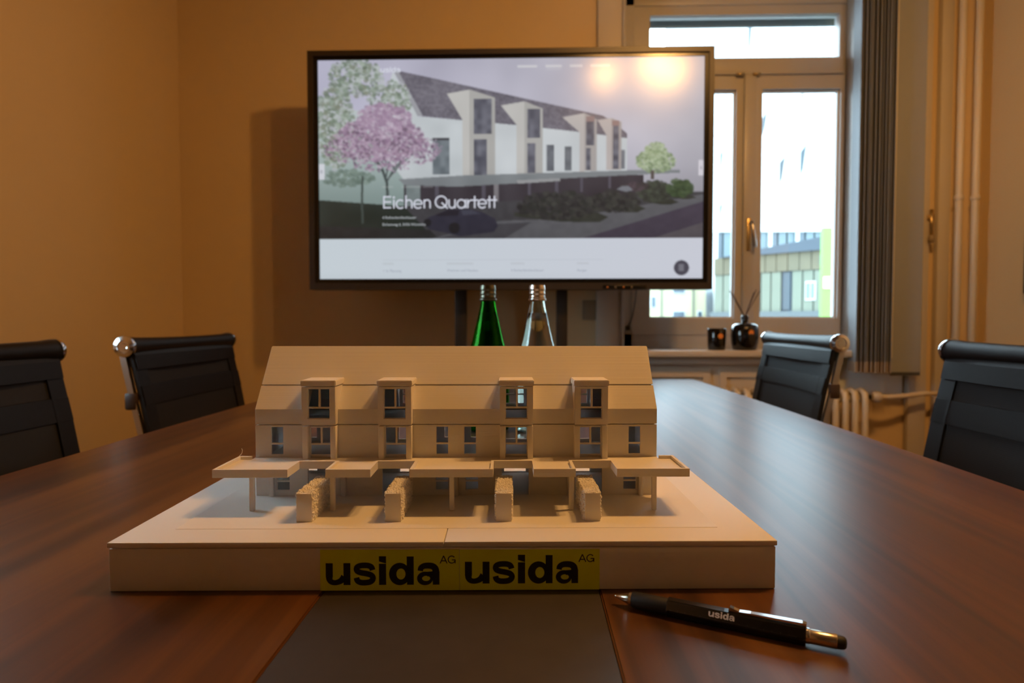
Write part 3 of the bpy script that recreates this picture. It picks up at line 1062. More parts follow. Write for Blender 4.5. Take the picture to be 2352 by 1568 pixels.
boxo('rear_housing', (TX0 + .02, TX1 - .02, TY + .03, TY + .085, TZ0 + .02, TZ1 - .02), M['black'], tv, bev=.01)
ctl = boxo('control_strip', (0.275, 0.435, TY - .016, TY - .008, TZ0 + .003, TZ0 + .016), M['bezel_in'], tv, bev=.001)
for k in range(4):
    b = BM(); lathe(b, [(.0028, -.001), (.0028, .0)], 12, mtx=Matrix.Translation((.292 + .03 * k, TY - .0165, TZ0 + .008)) @ Matrix.Rotation(PI / 2, 4, 'X'))
    mk('control_button', b, M['copper'] if k in (0, 2) else M['socket'], ctl)

# --- the picture on the screen, painted into a colour attribute
PW, PH = 884, 506
def S(c): return np.array(c, float)
img = np.zeros((PH, PW, 3))
yy_, xx_ = np.mgrid[0:PH, 0:PW]
X_ = xx_ + 732.0; Y_ = yy_ + 134.0
def lerp(a, c, t): return S(a) * (1 - t[..., None]) + S(c) * t[..., None]
tx = np.clip((X_ - 732) / 884, 0, 1); ty = np.clip((Y_ - 134) / 412, 0, 1)
img[:] = lerp((176, 175, 201), (182, 180, 192), tx)
img = img * (1 - .10 * np.abs(ty - .45))[..., None]
img -= (np.clip((X_ - 1480) / 140, 0, 1) * np.clip(ty, .2, 1) * 22)[..., None]
def noise2(cell, seed):
    r = np.random.default_rng(seed)
    g = r.random((int(PH / cell) + 3, int(PW / cell) + 3))
    fx, fy = xx_ / cell, yy_ / cell
    ix, iy = fx.astype(int), fy.astype(int)
    ax, ay = fx - ix, fy - iy
    ax = ax * ax * (3 - 2 * ax); ay = ay * ay * (3 - 2 * ay)
    return (g[iy, ix] * (1 - ax) + g[iy, ix + 1] * ax) * (1 - ay) + (g[iy + 1, ix] * (1 - ax) + g[iy + 1, ix + 1] * ax) * ay
N1 = noise2(40, 1); N2 = noise2(12, 2); N3 = noise2(5, 3); N4 = noise2(90, 4)
img += ((N4 - .5) * 14)[..., None] + ((N1 - .5) * 6)[..., None]
def inpoly(p):
    m = np.zeros((PH, PW), bool)
    n = len(p)
    for i in range(n):
        x1, y1 = p[i]; x2, y2 = p[(i + 1) % n]
        if y1 == y2: continue
        c = ((Y_ < y1) != (Y_ < y2)) & (X_ < (x2 - x1) * (Y_ - y1) / (y2 - y1) + x1)
        m ^= c
    return m
def fill(p, c, nz=0.0, nmap=None):
    m = inpoly(p)
    v = S(c)[None] + (((nmap if nmap is not None else N2)[m] - .5) * nz)[:, None]
    img[m] = v
def rect(x0, y0, x1, y1, c, nz=0.0): fill([(x0, y0), (x1, y0), (x1, y1), (x0, y1)], c, nz)
# hazy garden at the left
m = inpoly([(732, 250), (905, 250), (940, 420), (940, 470), (732, 470)])
img[m] = lerp((178, 190, 192), (135, 158, 155), np.clip((Y_ - 250) / 200, 0, 1))[m]
# gable wall and facade
fill([(906, 160), (964, 264), (1068, 274), (1068, 405), (930, 410), (870, 330), (886, 230)], (184, 192, 197), 16, N1)
fill([(1068, 270), (1200, 286), (1340, 302), (1442, 316), (1442, 396), (1068, 402)], (190, 197, 202), 12, N1)
# roof
rp = [(906, 157), (1000, 178), (1385, 266), (1412, 282), (1442, 308), (1442, 318), (1345, 304), (1190, 286), (1068, 274), (962, 263)]
m = inpoly(rp)
img[m] = S((106, 103, 116)) + ((np.sin((Y_[m] - .22 * X_[m]) * 1.1) * 5) + (N3[m] - .5) * 20 + (N1[m] - .5) * 18)[:, None]
fill([(906, 157), (918, 160), (975, 264), (962, 263)], (150, 152, 160))
# bays
def bay(cheek, front, wins, c=(180, 179, 176)):
    fill(cheek, tuple(v * 1.02 for v in c), 6, N1)
    fill(front, tuple(v * .92 for v in c), 6, N1)
    for w in wins: rect(*w, (92, 94, 108), 40)
bay([(1030, 213), (1082, 204), (1082, 402), (1066, 402), (1066, 274)], [(1082, 204), (1141, 223), (1141, 402), (1082, 402)], [(1092, 226, 1133, 306), (1092, 318, 1122, 402)])
bay([(1154, 241), (1208, 232), (1208, 400), (1190, 400), (1190, 286)], [(1208, 232), (1250, 249), (1250, 400), (1208, 400)], [(1215, 250, 1244, 316), (1215, 328, 1233, 396)])
bay([(1294, 269), (1345, 260), (1345, 394), (1334, 394), (1334, 304)], [(1345, 260), (1373, 275), (1373, 392), (1345, 392)], [(1349, 276, 1367, 334), (1349, 340, 1359, 390)], (176, 170, 168))
bay([(1374, 276), (1406, 272), (1406, 390), (1395, 390), (1395, 312)], [(1406, 272), (1429, 281), (1429, 390), (1406, 390)], [(1410, 287, 1423, 388)], (174, 165, 163))
rect(1349, 268, 1368, 280, (138, 116, 118)); rect(1408, 278, 1424, 290, (142, 116, 116))
rect(997, 316, 1036, 398, (105, 116, 124), 24); rect(997, 314, 1036, 320, (70, 72, 80))
rect(1259, 332, 1276, 392, (100, 106, 116), 20); rect(1300, 336, 1316, 391, (104, 110, 118), 20); rect(1429, 345, 1437, 388, (110, 114, 124), 10)
# shaded ground floor
fill([(930, 418), (1190, 414), (1442, 400), (1480, 402), (1480, 470), (1150, 520), (930, 510)], (62, 57, 66), 14, N1)
fill([(935, 420), (968, 420), (968, 505), (935, 500)], (120, 134, 136), 14)
for x, y0, y1, w in ((1002, 420, 470, 9), (1110, 420, 470, 9), (1138, 420, 505, 11), (1216, 414, 450, 7), (1278, 412, 446, 8), (1336, 408, 440, 6), (1400, 404, 432, 6)):
    rect(x, y0, x + w, y1, (128, 124, 130) if w > 9 else (86, 82, 96))
# canopy
fill([(918, 408), (1068, 400), (1442, 391), (1562, 390), (1562, 397), (1442, 402), (1216, 412), (1190, 419), (1050, 426), (930, 421)], (122, 129, 134), 12, N1)
fill([(1190, 412), (1290, 408), (1290, 414), (1192, 420)], (150, 152, 155))
# ground: lawn, drive, road
fill([(930, 470), (1616, 440), (1616, 546), (900, 546)], (70, 70, 76), 8)
fill([(732, 455), (930, 470), (1000, 546), (732, 546)], (46, 57, 52), 16, N1)
fill([(732, 515), (990, 525), (1010, 546), (732, 546)], (48, 50, 52), 8)
fill([(990, 546), (1150, 505), (1300, 500), (1480, 470), (1616, 446), (1616, 470), (1345, 546)], (100, 101, 108), 8)
fill([(1145, 512), (1225, 508), (1160, 546), (1000, 546)], (76, 76, 84), 6)
fill([(1340, 546), (1616, 462), (1616, 510), (1500, 546)], (76, 68, 86), 6)
fill([(1500, 546), (1616, 510), (1616, 546)], (98, 92, 100), 6)
# planting beds and bushes
def blobs(cx, cy, rx, ry, n, rmin, rmax, cols, seed, jit=12, power=.6):
    r = np.random.default_rng(seed)
    for _ in range(n):
        a = r.uniform(0, 2 * PI); d = r.random() ** power
        x, y = cx + rx * d * math.cos(a), cy + ry * d * math.sin(a)
        rr = r.uniform(rmin, rmax)
        i0, i1 = int(max(0, y - 134 - rr)), int(min(412, y - 134 + rr + 1))
        j0, j1 = int(max(0, x - 732 - rr)), int(min(PW, x - 732 + rr + 1))
        if i1 <= i0 or j1 <= j0: continue
        m = (X_[i0:i1, j0:j1] - x) ** 2 + ((Y_[i0:i1, j0:j1] - y) * 1.15) ** 2 < rr * rr
        c = S(cols[r.integers(len(cols))]) + r.uniform(-jit, jit)
        sub = img[i0:i1, j0:j1]
        sub[m] = sub[m] * .35 + c * .65
for (x0, x1, y, h) in ((1185, 1400, 495, 14), (1380, 1485, 476, 11), (1480, 1560, 462, 8), (1540, 1600, 452, 6)):
    fill([(x0, y), ((x0 + x1) / 2, y + h * .9), (x1 - 20, y + h), (x1, y + 2), (x1 - 25, y - 8), (x0, y - 10)], (58, 62, 56), 10)
dk = [(58, 58, 60), (50, 54, 52), (68, 70, 66), (46, 46, 50)]
blobs(1285, 470, 90, 30, 420, 4, 9, dk, 21, 6)
blobs(1415, 462, 55, 24, 260, 3, 8, dk, 22, 6)
blobs(1505, 438, 42, 22, 200, 3, 7, [(60, 66, 58), (72, 80, 68), (52, 56, 52)], 23, 6)
blobs(1562, 432, 28, 19, 160, 3, 7, [(62, 84, 54), (78, 98, 64), (54, 72, 50)], 24, 6)
blobs(1460, 428, 30, 8, 70, 3, 6, [(84, 70, 80), (66, 60, 64)], 25, 5)
fill([(1418, 434), (1430, 427), (1446, 427), (1456, 436), (1440, 440)], (120, 124, 134))
# green tree at the right
blobs(1507, 370, 44, 26, 520, 1.5, 4.5, [(150, 168, 128), (130, 152, 112), (168, 184, 150), (112, 134, 96)], 31, 10)
blobs(1506, 347, 24, 20, 240, 1.5, 4.5, [(150, 168, 128), (130, 152, 112), (168, 184, 150)], 32, 10)
rect(1496, 392, 1504, 412, (92, 84, 80))
# green trees at the left
gc = [(134, 150, 134), (116, 136, 118), (158, 172, 160), (104, 120, 104), (172, 182, 180), (124, 132, 114), (180, 182, 194)]
blobs(820, 172, 62, 46, 520, 2, 6.5, gc, 41, 10, .75)
blobs(770, 285, 46, 100, 900, 2, 7, gc, 42, 10, .75)
blobs(895, 215, 50, 34, 300, 2, 5.5, gc, 43, 10, .8)
blobs(930, 240, 18, 12, 60, 2, 4, gc, 44, 8)
blobs(800, 405, 60, 20, 110, 3, 7, [(120, 142, 132), (100, 122, 112)], 45, 8)
# branches
def stroke(p, w, c):
    for (x1, y1), (x2, y2) in zip(p, p[1:]):
        d = math.hypot(x2 - x1, y2 - y1); nx, ny = -(y2 - y1) / d * w / 2, (x2 - x1) / d * w / 2
        fill([(x1 + nx, y1 + ny), (x2 + nx, y2 + ny), (x2 - nx, y2 - ny), (x1 - nx, y1 - ny)], c)
stroke([(834, 400), (832, 450), (833, 510)], 5, (70, 84, 80))
stroke([(892, 450), (890, 415), (880, 385), (862, 360)], 6, (66, 78, 78))
for q in ([(890, 415), (905, 385), (930, 360)], [(888, 405), (895, 370), (905, 345)], [(886, 400), (868, 372), (840, 352)], [(890, 410), (918, 378), (950, 350)]):
    stroke(q, 3.2, (74, 84, 86))
# pink tree
pk = [(160, 132, 160), (146, 118, 148), (176, 152, 176), (124, 98, 126), (154, 126, 150), (106, 84, 108), (184, 170, 188)]
blobs(875, 315, 100, 52, 1500, 2, 6, pk, 51, 9, .6)
blobs(885, 268, 64, 34, 620, 2, 6, pk[:3] + pk[:2] + [pk[6]], 52, 9, .65)
blobs(960, 340, 58, 34, 330, 1.5, 4.5, pk + [(172, 166, 178)], 53, 8, .8)
blobs(800, 335, 56, 34, 330, 1.5, 4.5, pk + [(152, 160, 160)], 54, 8, .8)
blobs(880, 375, 70, 18, 160, 1.5, 4, pk, 55, 8, .8)
# car
fill([(975, 512), (985, 496), (1004, 490), (1030, 478), (1075, 476), (1110, 484), (1140, 500), (1147, 516), (1138, 530), (1062, 540), (990, 524)], (52, 52, 70), 6)
fill([(1003, 490), (1030, 480), (1058, 479), (1055, 492), (1010, 494)], (42, 40, 52))
fill([(1062, 480), (1085, 479), (1108, 488), (1066, 492)], (70, 72, 90))
for cx, cy, r in ((1046, 521, 13), (984, 508, 9)):
    m = (X_ - cx) ** 2 + (Y_ - cy) ** 2 < r * r
    img[m] = (38, 38, 44)
# overlay darkening band at the foot of the photo, as a web page does
ov = np.clip((Y_ - 380) / 166, 0, 1) * .22
msk = Y_ < 546
img[msk] *= (1 - ov[msk])[:, None] + .08 * ov[msk][:, None]
# white footer bar
m = Y_ >= 546
img[m] = lerp((190, 203, 212), (196, 200, 214), tx)[m]
img[m] -= (np.clip((Y_[m] - 620) / 20, 0, 1) * 4)[:, None]
rect(880, 594, 1390, 595, (180, 188, 200))
# slider tabs, menu button
rect(732, 372, 746, 408, (200, 204, 214)); rect(1604, 369, 1616, 404, (206, 202, 212))
rect(736, 386, 741, 394, (168, 172, 186)); rect(1608, 383, 1612, 390, (170, 166, 180))
m = (X_ - 1567) ** 2 + (Y_ - 614) ** 2 < 17.2 ** 2
img[m] = (72, 70, 84)
rect(1561, 606, 1573, 622, (112, 112, 124))
# nav entries and the line above the headline are too small to read: soft dashes
for x0, x1 in ((1192, 1237), (1256, 1293), (1311, 1340), (1358, 1402)):
    m = inpoly([(x0, 151), (x1, 151), (x1, 156), (x0, 156)]); img[m] = img[m] * .35 + 215 * .65
m = inpoly([(1258, 159), (1291, 159), (1291, 161), (1258, 161)]); img[m] = img[m] * .5 + 205 * .5
for x0, x1 in ((880, 905), (925, 970), (974, 998)):
    m = inpoly([(x0, 424), (x1, 424), (x1, 428), (x0, 428)]); img[m] = img[m] * .72 + 190 * .28
for x0, x1 in ((880, 905), (1029, 1090), (1177, 1208), (1329, 1356)):
    m = inpoly([(x0, 602), (x1, 602), (x1, 605), (x0, 605)]); img[m] = img[m] * .8 + 130 * .2
# slightly muted colours, as the rendering on the page has
img = np.clip(img, 0, 255)
lum_ = img.mean(axis=2, keepdims=True)
img = img * .80 + lum_ * .20
# down to a 442 x 253 grid of points, linear light
small = img.reshape(PH // 2, 2, PW // 2, 2, 3).mean(axis=(1, 3)) / 255.0
lin = np.where(small <= .04045, small / 12.92, ((small + .055) / 1.055) ** 2.4)
gh, gw = lin.shape[:2]
gx = np.linspace(SXa, SXb, gw); gz = np.linspace(SZb, SZa, gh)
GX, GZz = np.meshgrid(gx, gz)
co = np.stack([GX.ravel(), np.full(gw * gh, TY), GZz.ravel()], 1)
ii = np.arange((gh - 1) * gw).reshape(gh - 1, gw)[:, :-1].ravel()
quads = np.stack([ii, ii + gw, ii + gw + 1, ii + 1], 1)
me = bpy.data.meshes.new('screen_picture')
me.vertices.add(len(co)); me.vertices.foreach_set('co', co.ravel())
me.loops.add(quads.size); me.loops.foreach_set('vertex_index', quads.ravel().astype(np.int32))
me.polygons.add(len(quads)); me.polygons.foreach_set('loop_start', np.arange(0, quads.size, 4, dtype=np.int32))
me.polygons.foreach_set('loop_total', np.full(len(quads), 4, dtype=np.int32))
me.update(calc_edges=True)
ca = me.color_attributes.new('picture', 'FLOAT_COLOR', 'POINT')
ca.data.foreach_set('color', np.concatenate([lin.reshape(-1, 3), np.ones((gw * gh, 1))], 1).astype(np.float32).ravel())
ms = bpy.data.materials.new('lit_screen')
ms.use_nodes = True
nt = ms.node_tree
pb = nt.nodes['Principled BSDF']
at_ = nt.nodes.new('ShaderNodeVertexColor'); at_.layer_name = 'picture'
pb.inputs['Base Color'].default_value = (0.01, 0.01, 0.01, 1)
pb.inputs['Roughness'].default_value = 0.195
pb.inputs['Specular IOR Level'].default_value = 0.5
nt.links.new(at_.outputs['Color'], pb.inputs['Emission Color'])
pb.inputs['Emission Strength'].default_value = 1.0
scr = link('screen_picture', me, ms, tv)
# lettering on the screen
def scr_pt(px, py, d=.0006): return (SXa + (px - 732) / 884 * (SXb - SXa), TY - d, SZb - (py - 134) / 506 * (SZb - SZa))
glow = emis('screen_letters', srgb(205, 208, 220)[:3], 1.0)
glow2 = emis('screen_small_letters', srgb(182, 188, 192)[:3], 1.0)
glow3 = emis('screen_grey_letters', srgb(150, 156, 170)[:3], 1.0)
L, wid = eichen_quartett()
L.build('headline', glow, scr, lambda x, y: scr_pt(881 + x * 264 / wid, 476 - y * 29))
L = usida()
L.build('page_logo', glow, scr, lambda x, y: scr_pt(877 + x * 46 / 897, 163 - y * 46 / 897 * 1.05))
def stext(s, px, py, hpx, m):
    o = text_mesh('caption', s, hpx / 506 * (SZb - SZa) * 1.38, m, scr, scr_pt(px, py), (PI / 2, 0, 0))
    return o
stext('4 Reihenfamilienh\u00e4user', 879, 500, 6.2, glow2)
stext('Eichenweg 6, 5436 W\u00fcrenlos', 879, 516, 6.2, glow2)
stext('> In Planung', 879, 624, 6.4, glow3)
stext('Wohnen und Neubau', 1029, 623, 6.0, glow3)
stext('4 Reihenfamilienh\u00e4user', 1177, 623, 6.0, glow3)
stext('Aargau', 1329, 623, 6.0, glow3)
# stand
for x0, x1 in ((-.291, -.246), (.107, .150)):
    boxo('stand_post', (x0, x1, TY + .085, TY + .125, 0.08, 1.60), M['darkmetal'], tv, bev=.003)
boxo('stand_crossbar', (-.246, .107, TY + .088, TY + .118, 0.40, 0.46), M['darkmetal'], tv, bev=.003)
boxo('stand_shelf', (-.29, .15, TY + .085, TY + .16, 1.35, 1.60), M['darkmetal'], tv, bev=.003)
for x0 in (-.291, .107):
    boxo('stand_foot', (x0, x0 + .045, TY - .30, TY + .26, 0.05, 0.09), M['darkmetal'], tv, bev=.004)
    for yy in (TY - .27, TY + .23):
        b = BM(); lathe(b, [(.012, -.012), (.025, -.011), (.025, .011), (.012, .012)], 20, mtx=Matrix.Translation((x0 + .022, yy, .025)) @ Matrix.Rotation(PI / 2, 4, 'Y'))
        mk('caster', b, M['black'], tv, smooth=False)

# ================================================================== BOTTLES
def bottle(name, loc, glass, label, level, capm):
    o = empty(name, (loc[0], loc[1], TZ), label=label, cat='bottle')
    out = [(.0, .002), (.030, .0), (.0385, .003), (.040, .010), (.040, .120), (.0385, .135), (.034, .155), (.0295, .170), (.0215, .205), (.0155, .232), (.0135, .244), (.0135, .262)]
    inn = [(.0112, .262), (.0112, .244), (.0130, .232), (.0190, .205), (.0268, .170), (.0315, .155), (.0362, .135), (.0375, .120), (.0375, .012), (.034, .007), (.0, .008)]
    b = BM(); lathe(b, out + inn, 48, cap=False)
    mk('glass_body', b, glass, o, smooth=True)
    # water reaches just into the glass so that no air film is left between them
    wp = [(.0, .0075), (.034, .0068), (.0377, .012)] + [(r + .0003, z) for r, z in ((.0375, .120), (.0362, .135), (.0315, .155), (.0268, .170), (.0190, .205)) if z < level]
    pr_, pz = wp[-1]
    wp += [(np.interp(level, [.170, .205, .232, .244], [.0271, .0193, .0133, .0115]), level), (0, level - .0004)]
    b = BM(); lathe(b, wp, 48, cap=False)
    mk('water', b, M['water'], o, smooth=True)
    b = BM()
    cp = [(.0158, .2445), (.0168, .2455), (.0166, .2485), (.0138, .2495), (.0142, .2505), (.0148, .252), (.0140, .2535), (.0142, .256), (.0150, .258), (.0150, .2595), (.0140, .261), (.0145, .264), (.0150, .266), (.0150, .2685), (.0138, .2740), (.0, .2744)]
    lathe(b, [(.0136, .2445)] + cp, 48, cap=False)
    mk('screw_cap', b, capm, o, auto=.9)
    return o
capm = mat('cap_metal', (0.72, 0.70, 0.66), 0.25, metal=1.0)
capg = mat('green_cap_metal', (0.16, 0.17, 0.13), 0.3, metal=1.0)
bottle('water_bottle', (-0.0775, 1.15), M['glass_green'], 'green glass water bottle with a dark screw cap behind the model', .222, capg)
bottle('water_bottle', (0.0155, 1.15), M['glass_clear'], 'clear glass water bottle with a silver screw cap behind the model', .222, capm)

# ================================================================== CHAIRS
def make_chair():
    """faces +x, origin on the floor under the seat"""
    c = empty('office_chair', (0, 0, 0))
    W2 = .232
    top = (-.300, .888); low = (-.215, .47)
    # net sling: backrest curve
    prof = [(-.292, .880), (-.286, .862), (-.279, .835), (-.262, .760), (-.243, .660), (-.228, .560), (-.216, .490), (-.196, .462)]
    def sheet(pr, t):
        b = BM()
        n = len(pr)
        ny = 9
        rows = []
        for (x, z) in pr:
            row = []
            for j in range(ny):
                u = -1 + 2 * j / (ny - 1)
                row.append((x + .010 * (u * u - 1), u * W2, z))
            rows.append(row)
        F = [[b.verts.new(p) for p in r] for r in rows]
        K = [[b.verts.new((p[0] - t, p[1], p[2])) for p in r] for r in rows]
        for i in range(n - 1):
            for j in range(ny - 1):
                b.faces.new([F[i][j], F[i][j + 1], F[i + 1][j + 1], F[i + 1][j]])
                b.faces.new([K[i][j], K[i + 1][j], K[i + 1][j + 1], K[i][j + 1]])
        for i in range(n - 1):
            b.faces.new([F[i][0], F[i + 1][0], K[i + 1][0], K[i][0]])
            b.faces.new([F[i][-1], K[i][-1], K[i + 1][-1], F[i + 1][-1]])
        b.faces.new(F[0] + K[0][::-1]); b.faces.new(F[-1] + K[-1][::-1])
        return b
    back = mk('backrest', sheet(prof, .005), M['net'], c, auto=.6)
    # edge hems in leatherette
    for s in (-1, 1):
        b = BM()
        pts = [(x + .0015, s * (W2 - .018), z) for x, z in prof]
        for (x1, yA, z1), (x2, yB, z2) in zip(pts, pts[1:]):
            vs = [b.verts.new(p) for p in ((x1, yA - .020, z1), (x1, yA + .020, z1), (x2, yB + .020, z2), (x2, yB - .020, z2))]
            ws = [b.verts.new((v.co.x - .011, v.co.y, v.co.z)) for v in vs]
            b.faces.new(vs); b.faces.new(ws[::-1])
            for k in range(4): b.faces.new([vs[k], ws[k], ws[(k + 1) % 4], vs[(k + 1) % 4]])
        mk('edge_hem', b, M['leather'], back)
    mk('cross_band', sheet([(-.2665, .797), (-.2615, .775), (-.2565, .752)], .008), M['leather'], back, auto=.6)
    # head roll with flared ends
    b = BM()
    nseg = 16
    R = [(-W2 - .004, .0225), (-W2 + .010, .0225), (-W2 + .03, .0205), (-.10, .0185), (0, .018), (.10, .0185), (W2 - .03, .0205), (W2 - .010, .0225), (W2 + .004, .0225)]
    lathe(b, [(r, y) for y, r in R], 24, mtx=Matrix.Translation((top[0], 0, top[1])) @ Matrix.Rotation(-PI / 2, 4, 'X'))
    mk('head_roll', b, M['leather'], c, auto=.8)
    b = BM(); prism(b, [(-.3165, .880), (-.290, .885), (-.2805, .868), (-.2745, .835), (-.287, .835), (-.300, .850)], -W2, W2)
    mk('head_wrap', b, M['leather'], c)
    for s in (-1, 1):
        b = BM()
        lathe(b, [(.0245, 0), (.0250, .004), (.0240, .0085), (.0150, .0105), (.0140, .0075), (.0080, .0075), (.0070, .0095), (.0, .0095)], 28,
              mtx=Matrix.Translation((top[0], s * (W2 + .003), top[1])) @ Matrix.Rotation(-s * PI / 2, 4, 'X'))
        mk('end_cap', b, M['chrome'], c, auto=.7)
        rail = [(-.306, .866), (-.290, .790), (-.268, .690), (-.250, .590), (-.236, .500), (-.220, .455), (-.170, .440), (.0, .432), (.18, .440), (.235, .436)]
        b = BM()
        prv = None
        for x, z in rail:
            ring = [b.verts.new((x + a, s * (W2 + .003) + d, z)) for a, d in ((-.007, -.005), (.007, -.005), (.007, .006), (-.007, .006))]
            if prv:
                for k in range(4): b.faces.new([prv[k], prv[(k + 1) % 4], ring[(k + 1) % 4], ring[k]])
            else: b.faces.new(ring)
            prv = ring
        b.faces.new(prv)
        bmesh.ops.bevel(b, geom=[e for e in b.edges if len(e.link_faces) == 2 and e.calc_face_angle(0) > .9], offset=.002, segments=2, affect='EDGES')
        mk('side_rail', b, M['alu'], c, auto=.6)
        b = BM(); box(b, -.303, -.275, s * (W2 + .003) - .007, s * (W2 + .003) + .008, .742, .782, bev=.005)
        mk('back_bracket', b, M['chairarm'], c, auto=.6)
    # seat sling
    b = BM()
    sp = [(-.200, .462), (-.16, .448), (-.05, .440), (.10, .445), (.20, .455), (.245, .440), (.25, .42)]
    n = len(sp)
    F = [[b.verts.new((x, y, z)) for y in (-W2, -.1, .1, W2)] for x, z in sp]
    K = [[b.verts.new((x, y, z - .012)) for y in (-W2, -.1, .1, W2)] for x, z in sp]
    for i in range(n - 1):
        for j in range(3):
            b.faces.new([F[i][j], F[i][j + 1], F[i + 1][j + 1], F[i + 1][j]]); b.faces.new([K[i][j], K[i + 1][j], K[i + 1][j + 1], K[i][j + 1]])
        b.faces.new([F[i][0], F[i + 1][0], K[i + 1][0], K[i][0]]); b.faces.new([F[i][3], K[i][3], K[i + 1][3], F[i + 1][3]])
    b.faces.new(F[0] + K[0][::-1]); b.faces.new(F[-1] + K[-1][::-1])
    mk('seat', b, M['net'], c, auto=.6)
    for x, z in ((-.12, .425), (.12, .425)):
        b = BM(); tube(b, [(x, -W2, z), (x * .6, -.08, z - .03), (x * .6, .08, z - .03), (x, W2, z)], .011)
        mk('seat_stretcher', b, M['alu'], c, smooth=True)
    b = BM(); tube(b, [(-.262, -W2, .655), (-.285, 0, .655), (-.262, W2, .655)], .008)
    mk('back_stretcher', b, M['alu'], c, smooth=True)
    boxo('tilt_mechanism', (-.09, .09, -.05, .05, .365, .405), M['black'], c, bev=.008)
    b = BM(); lathe(b, [(.025, .10), (.025, .22), (.016, .225), (.016, .37)], 24)
    mk('gas_column', b, M['chrome'], c, auto=.6)
    for k in range(5):
        a = 2 * PI * k / 5 + .3
        b = BM(); tube(b, [(0, 0, .115), (.15 * math.cos(a), .15 * math.sin(a), .10), (.29 * math.cos(a), .29 * math.sin(a), .075)], [.022, .016, .012])
        lg = mk('base_leg', b, M['alu'], c, smooth=True)
        b = BM(); lathe(b, [(.010, -.018), (.027, -.016), (.027, -.003), (.014, -.002), (.014, .002), (.027, .003), (.027, .016), (.010, .018)], 20,
                        mtx=Matrix.Translation((.29 * math.cos(a), .29 * math.sin(a), .0275)) @ Matrix.Rotation(a, 4, 'Z') @ Matrix.Rotation(PI / 2, 4, 'X'))
        mk('caster', b, M['black'], lg)
    return c
chair = make_chair()
CH = [((-.625, 1.608, 0), 0.0, 'black mesh office chair left of the table, nearest the display, chrome disc showing'),
      ((-.645, 0.945, 0), 0.0, 'black mesh office chair at the left edge of the photo'),
      ((.515, 1.860, 0), PI, 'black mesh office chair beside the window sill, with a brown arm bracket'),
      ((.530, 0.980, 0), PI, 'black mesh office chair at the right edge of the photo')]
for i, (l, rz, lab) in enumerate(CH):
    c = chair if i == 0 else copy_tree(chair)
    c.location = l
    c.rotation_euler = (0, 0, rz)
    tag(c, lab, 'chair', 'mesh office chairs around the table')

# ================================================================== ON THE SILL
cd = empty('candle_jar', (0.781, 2.56, .827), label='small black candle jar with an orange emblem on the window sill', cat='candle')
b = BM(); lathe(b, [(.0, 0), (.033, 0), (.0350, .003), (.0385, .088), (.0375, .0895), (.0355, .088), (.0325, .07), (0, .07)], 36, cap=False)
mk('jar', b, M['blackglass'], cd, auto=.8)
b = BM(); lathe(b, [(.0, .0705), (.031, .0705), (.031, .074), (0, .0745)], 28, cap=False)
mk('wax', b, mat('dark_wax', (.02, .02, .02), .5), cd)
def emblem(parent, ang, r, z, rad):
    b = BM()
    lathe(b, [(rad, 0), (rad, .0012), (0, .0016)], 20, mtx=Matrix.Rotation(ang, 4, 'Z') @ Matrix.Translation((r, 0, z)) @ Matrix.Rotation(PI / 2, 4, 'Y'))
    mk('emblem', b, M['copper'], parent)
emblem(cd, math.radians(-82), .0365, .058, .011)
df = empty('reed_diffuser', (0.896, 2.56, .827), label='squat black diffuser bottle with brown reeds on the window sill', cat='diffuser')
b = BM(); lathe(b, [(.0, 0), (.044, 0), (.0485, .004), (.0545, .03), (.0565, .06), (.0550, .088), (.048, .103), (.034, .110), (.0145, .112), (.0135, .115), (.0135, .142), (.011, .144), (.0105, .120), (0, .118)], 40, cap=False)
mk('bottle_body', b, M['blackglass'], df, auto=.8)
b = BM(); lathe(b, [(.0138, .126), (.0158, .127), (.0158, .138), (.0138, .139)], 24, cap=False)
mk('neck_ring', b, M['black'], df, auto=.8)
for (dx, dy, h) in ((-.062, .010, .248), (-.056, -.012, .236), (.048, .008, .250), (.058, -.006, .244), (.042, .016, .240)):
    b = BM(); tube(b, [(-dx * .08, 0, .03), (dx * .08, dy * .1, .145), (dx, dy, h)], .0018, 8)
    mk('reed', b, M['reed'], df)
emblem(df, math.radians(-82), .0545, .073, .011)

# ================================================================== BLIND, RADIATOR, PIPES AND SMALL WALL FITTINGS
bl = empty('vertical_blind', (0, 2.50, 0), label='grey vertical slat blind pushed together at the right of the window', cat='blind')
boxo('head_rail', (0.35, 1.60, -.02, .02, 2.60, 2.64), M['alu'], bl, bev=.003)
ns = 17
sm = None
for k in range(ns):
    x = 1.306 + .0083 * k
    a = math.radians(78 + random.uniform(-7, 7))
    b = BM()
    d = .060
    ux, uy = math.cos(a), math.sin(a)
    pts = []
    for j in range(5):
        t_ = -1 + j / 2
        pts.append((x + ux * d * t_ + .002 * (1 - t_ * t_), uy * d * t_))
    for p, q in zip(pts, pts[1:]):
        vs = [b.verts.new((p[0], p[1], .742)), b.verts.new((q[0], q[1], .742)), b.verts.new((q[0], q[1], 2.60)), b.verts.new((p[0], p[1], 2.60))]
        b.faces.new(vs)
    bmesh.ops.remove_doubles(b, verts=b.verts[:], dist=1e-5)
    bmesh.ops.solidify(b, geom=b.faces[:], thickness=.0012)
    s = mk('slat', b, M['slat'], bl)
    b = BM(); box(b, -d * .96, d * .96, -.0022, .0022, .742, .785)
    bmesh.ops.rotate(b, cent=(0, 0, 0), matrix=Matrix.Rotation(a, 3, 'Z'), verts=b.verts[:])
    bmesh.ops.translate(b, vec=(x, 0, 0), verts=b.verts[:])
    mk('weight', b, M['weight'], s)
b = BM(); box(b, 1.452, 1.572, -.012, -.009, .735, 2.60, bev=.001)
s = mk('slat', b, M['slat'], bl)
boxo('weight', (1.455, 1.569, -.0145, -.0065, .728, .742), M['cable'], s)
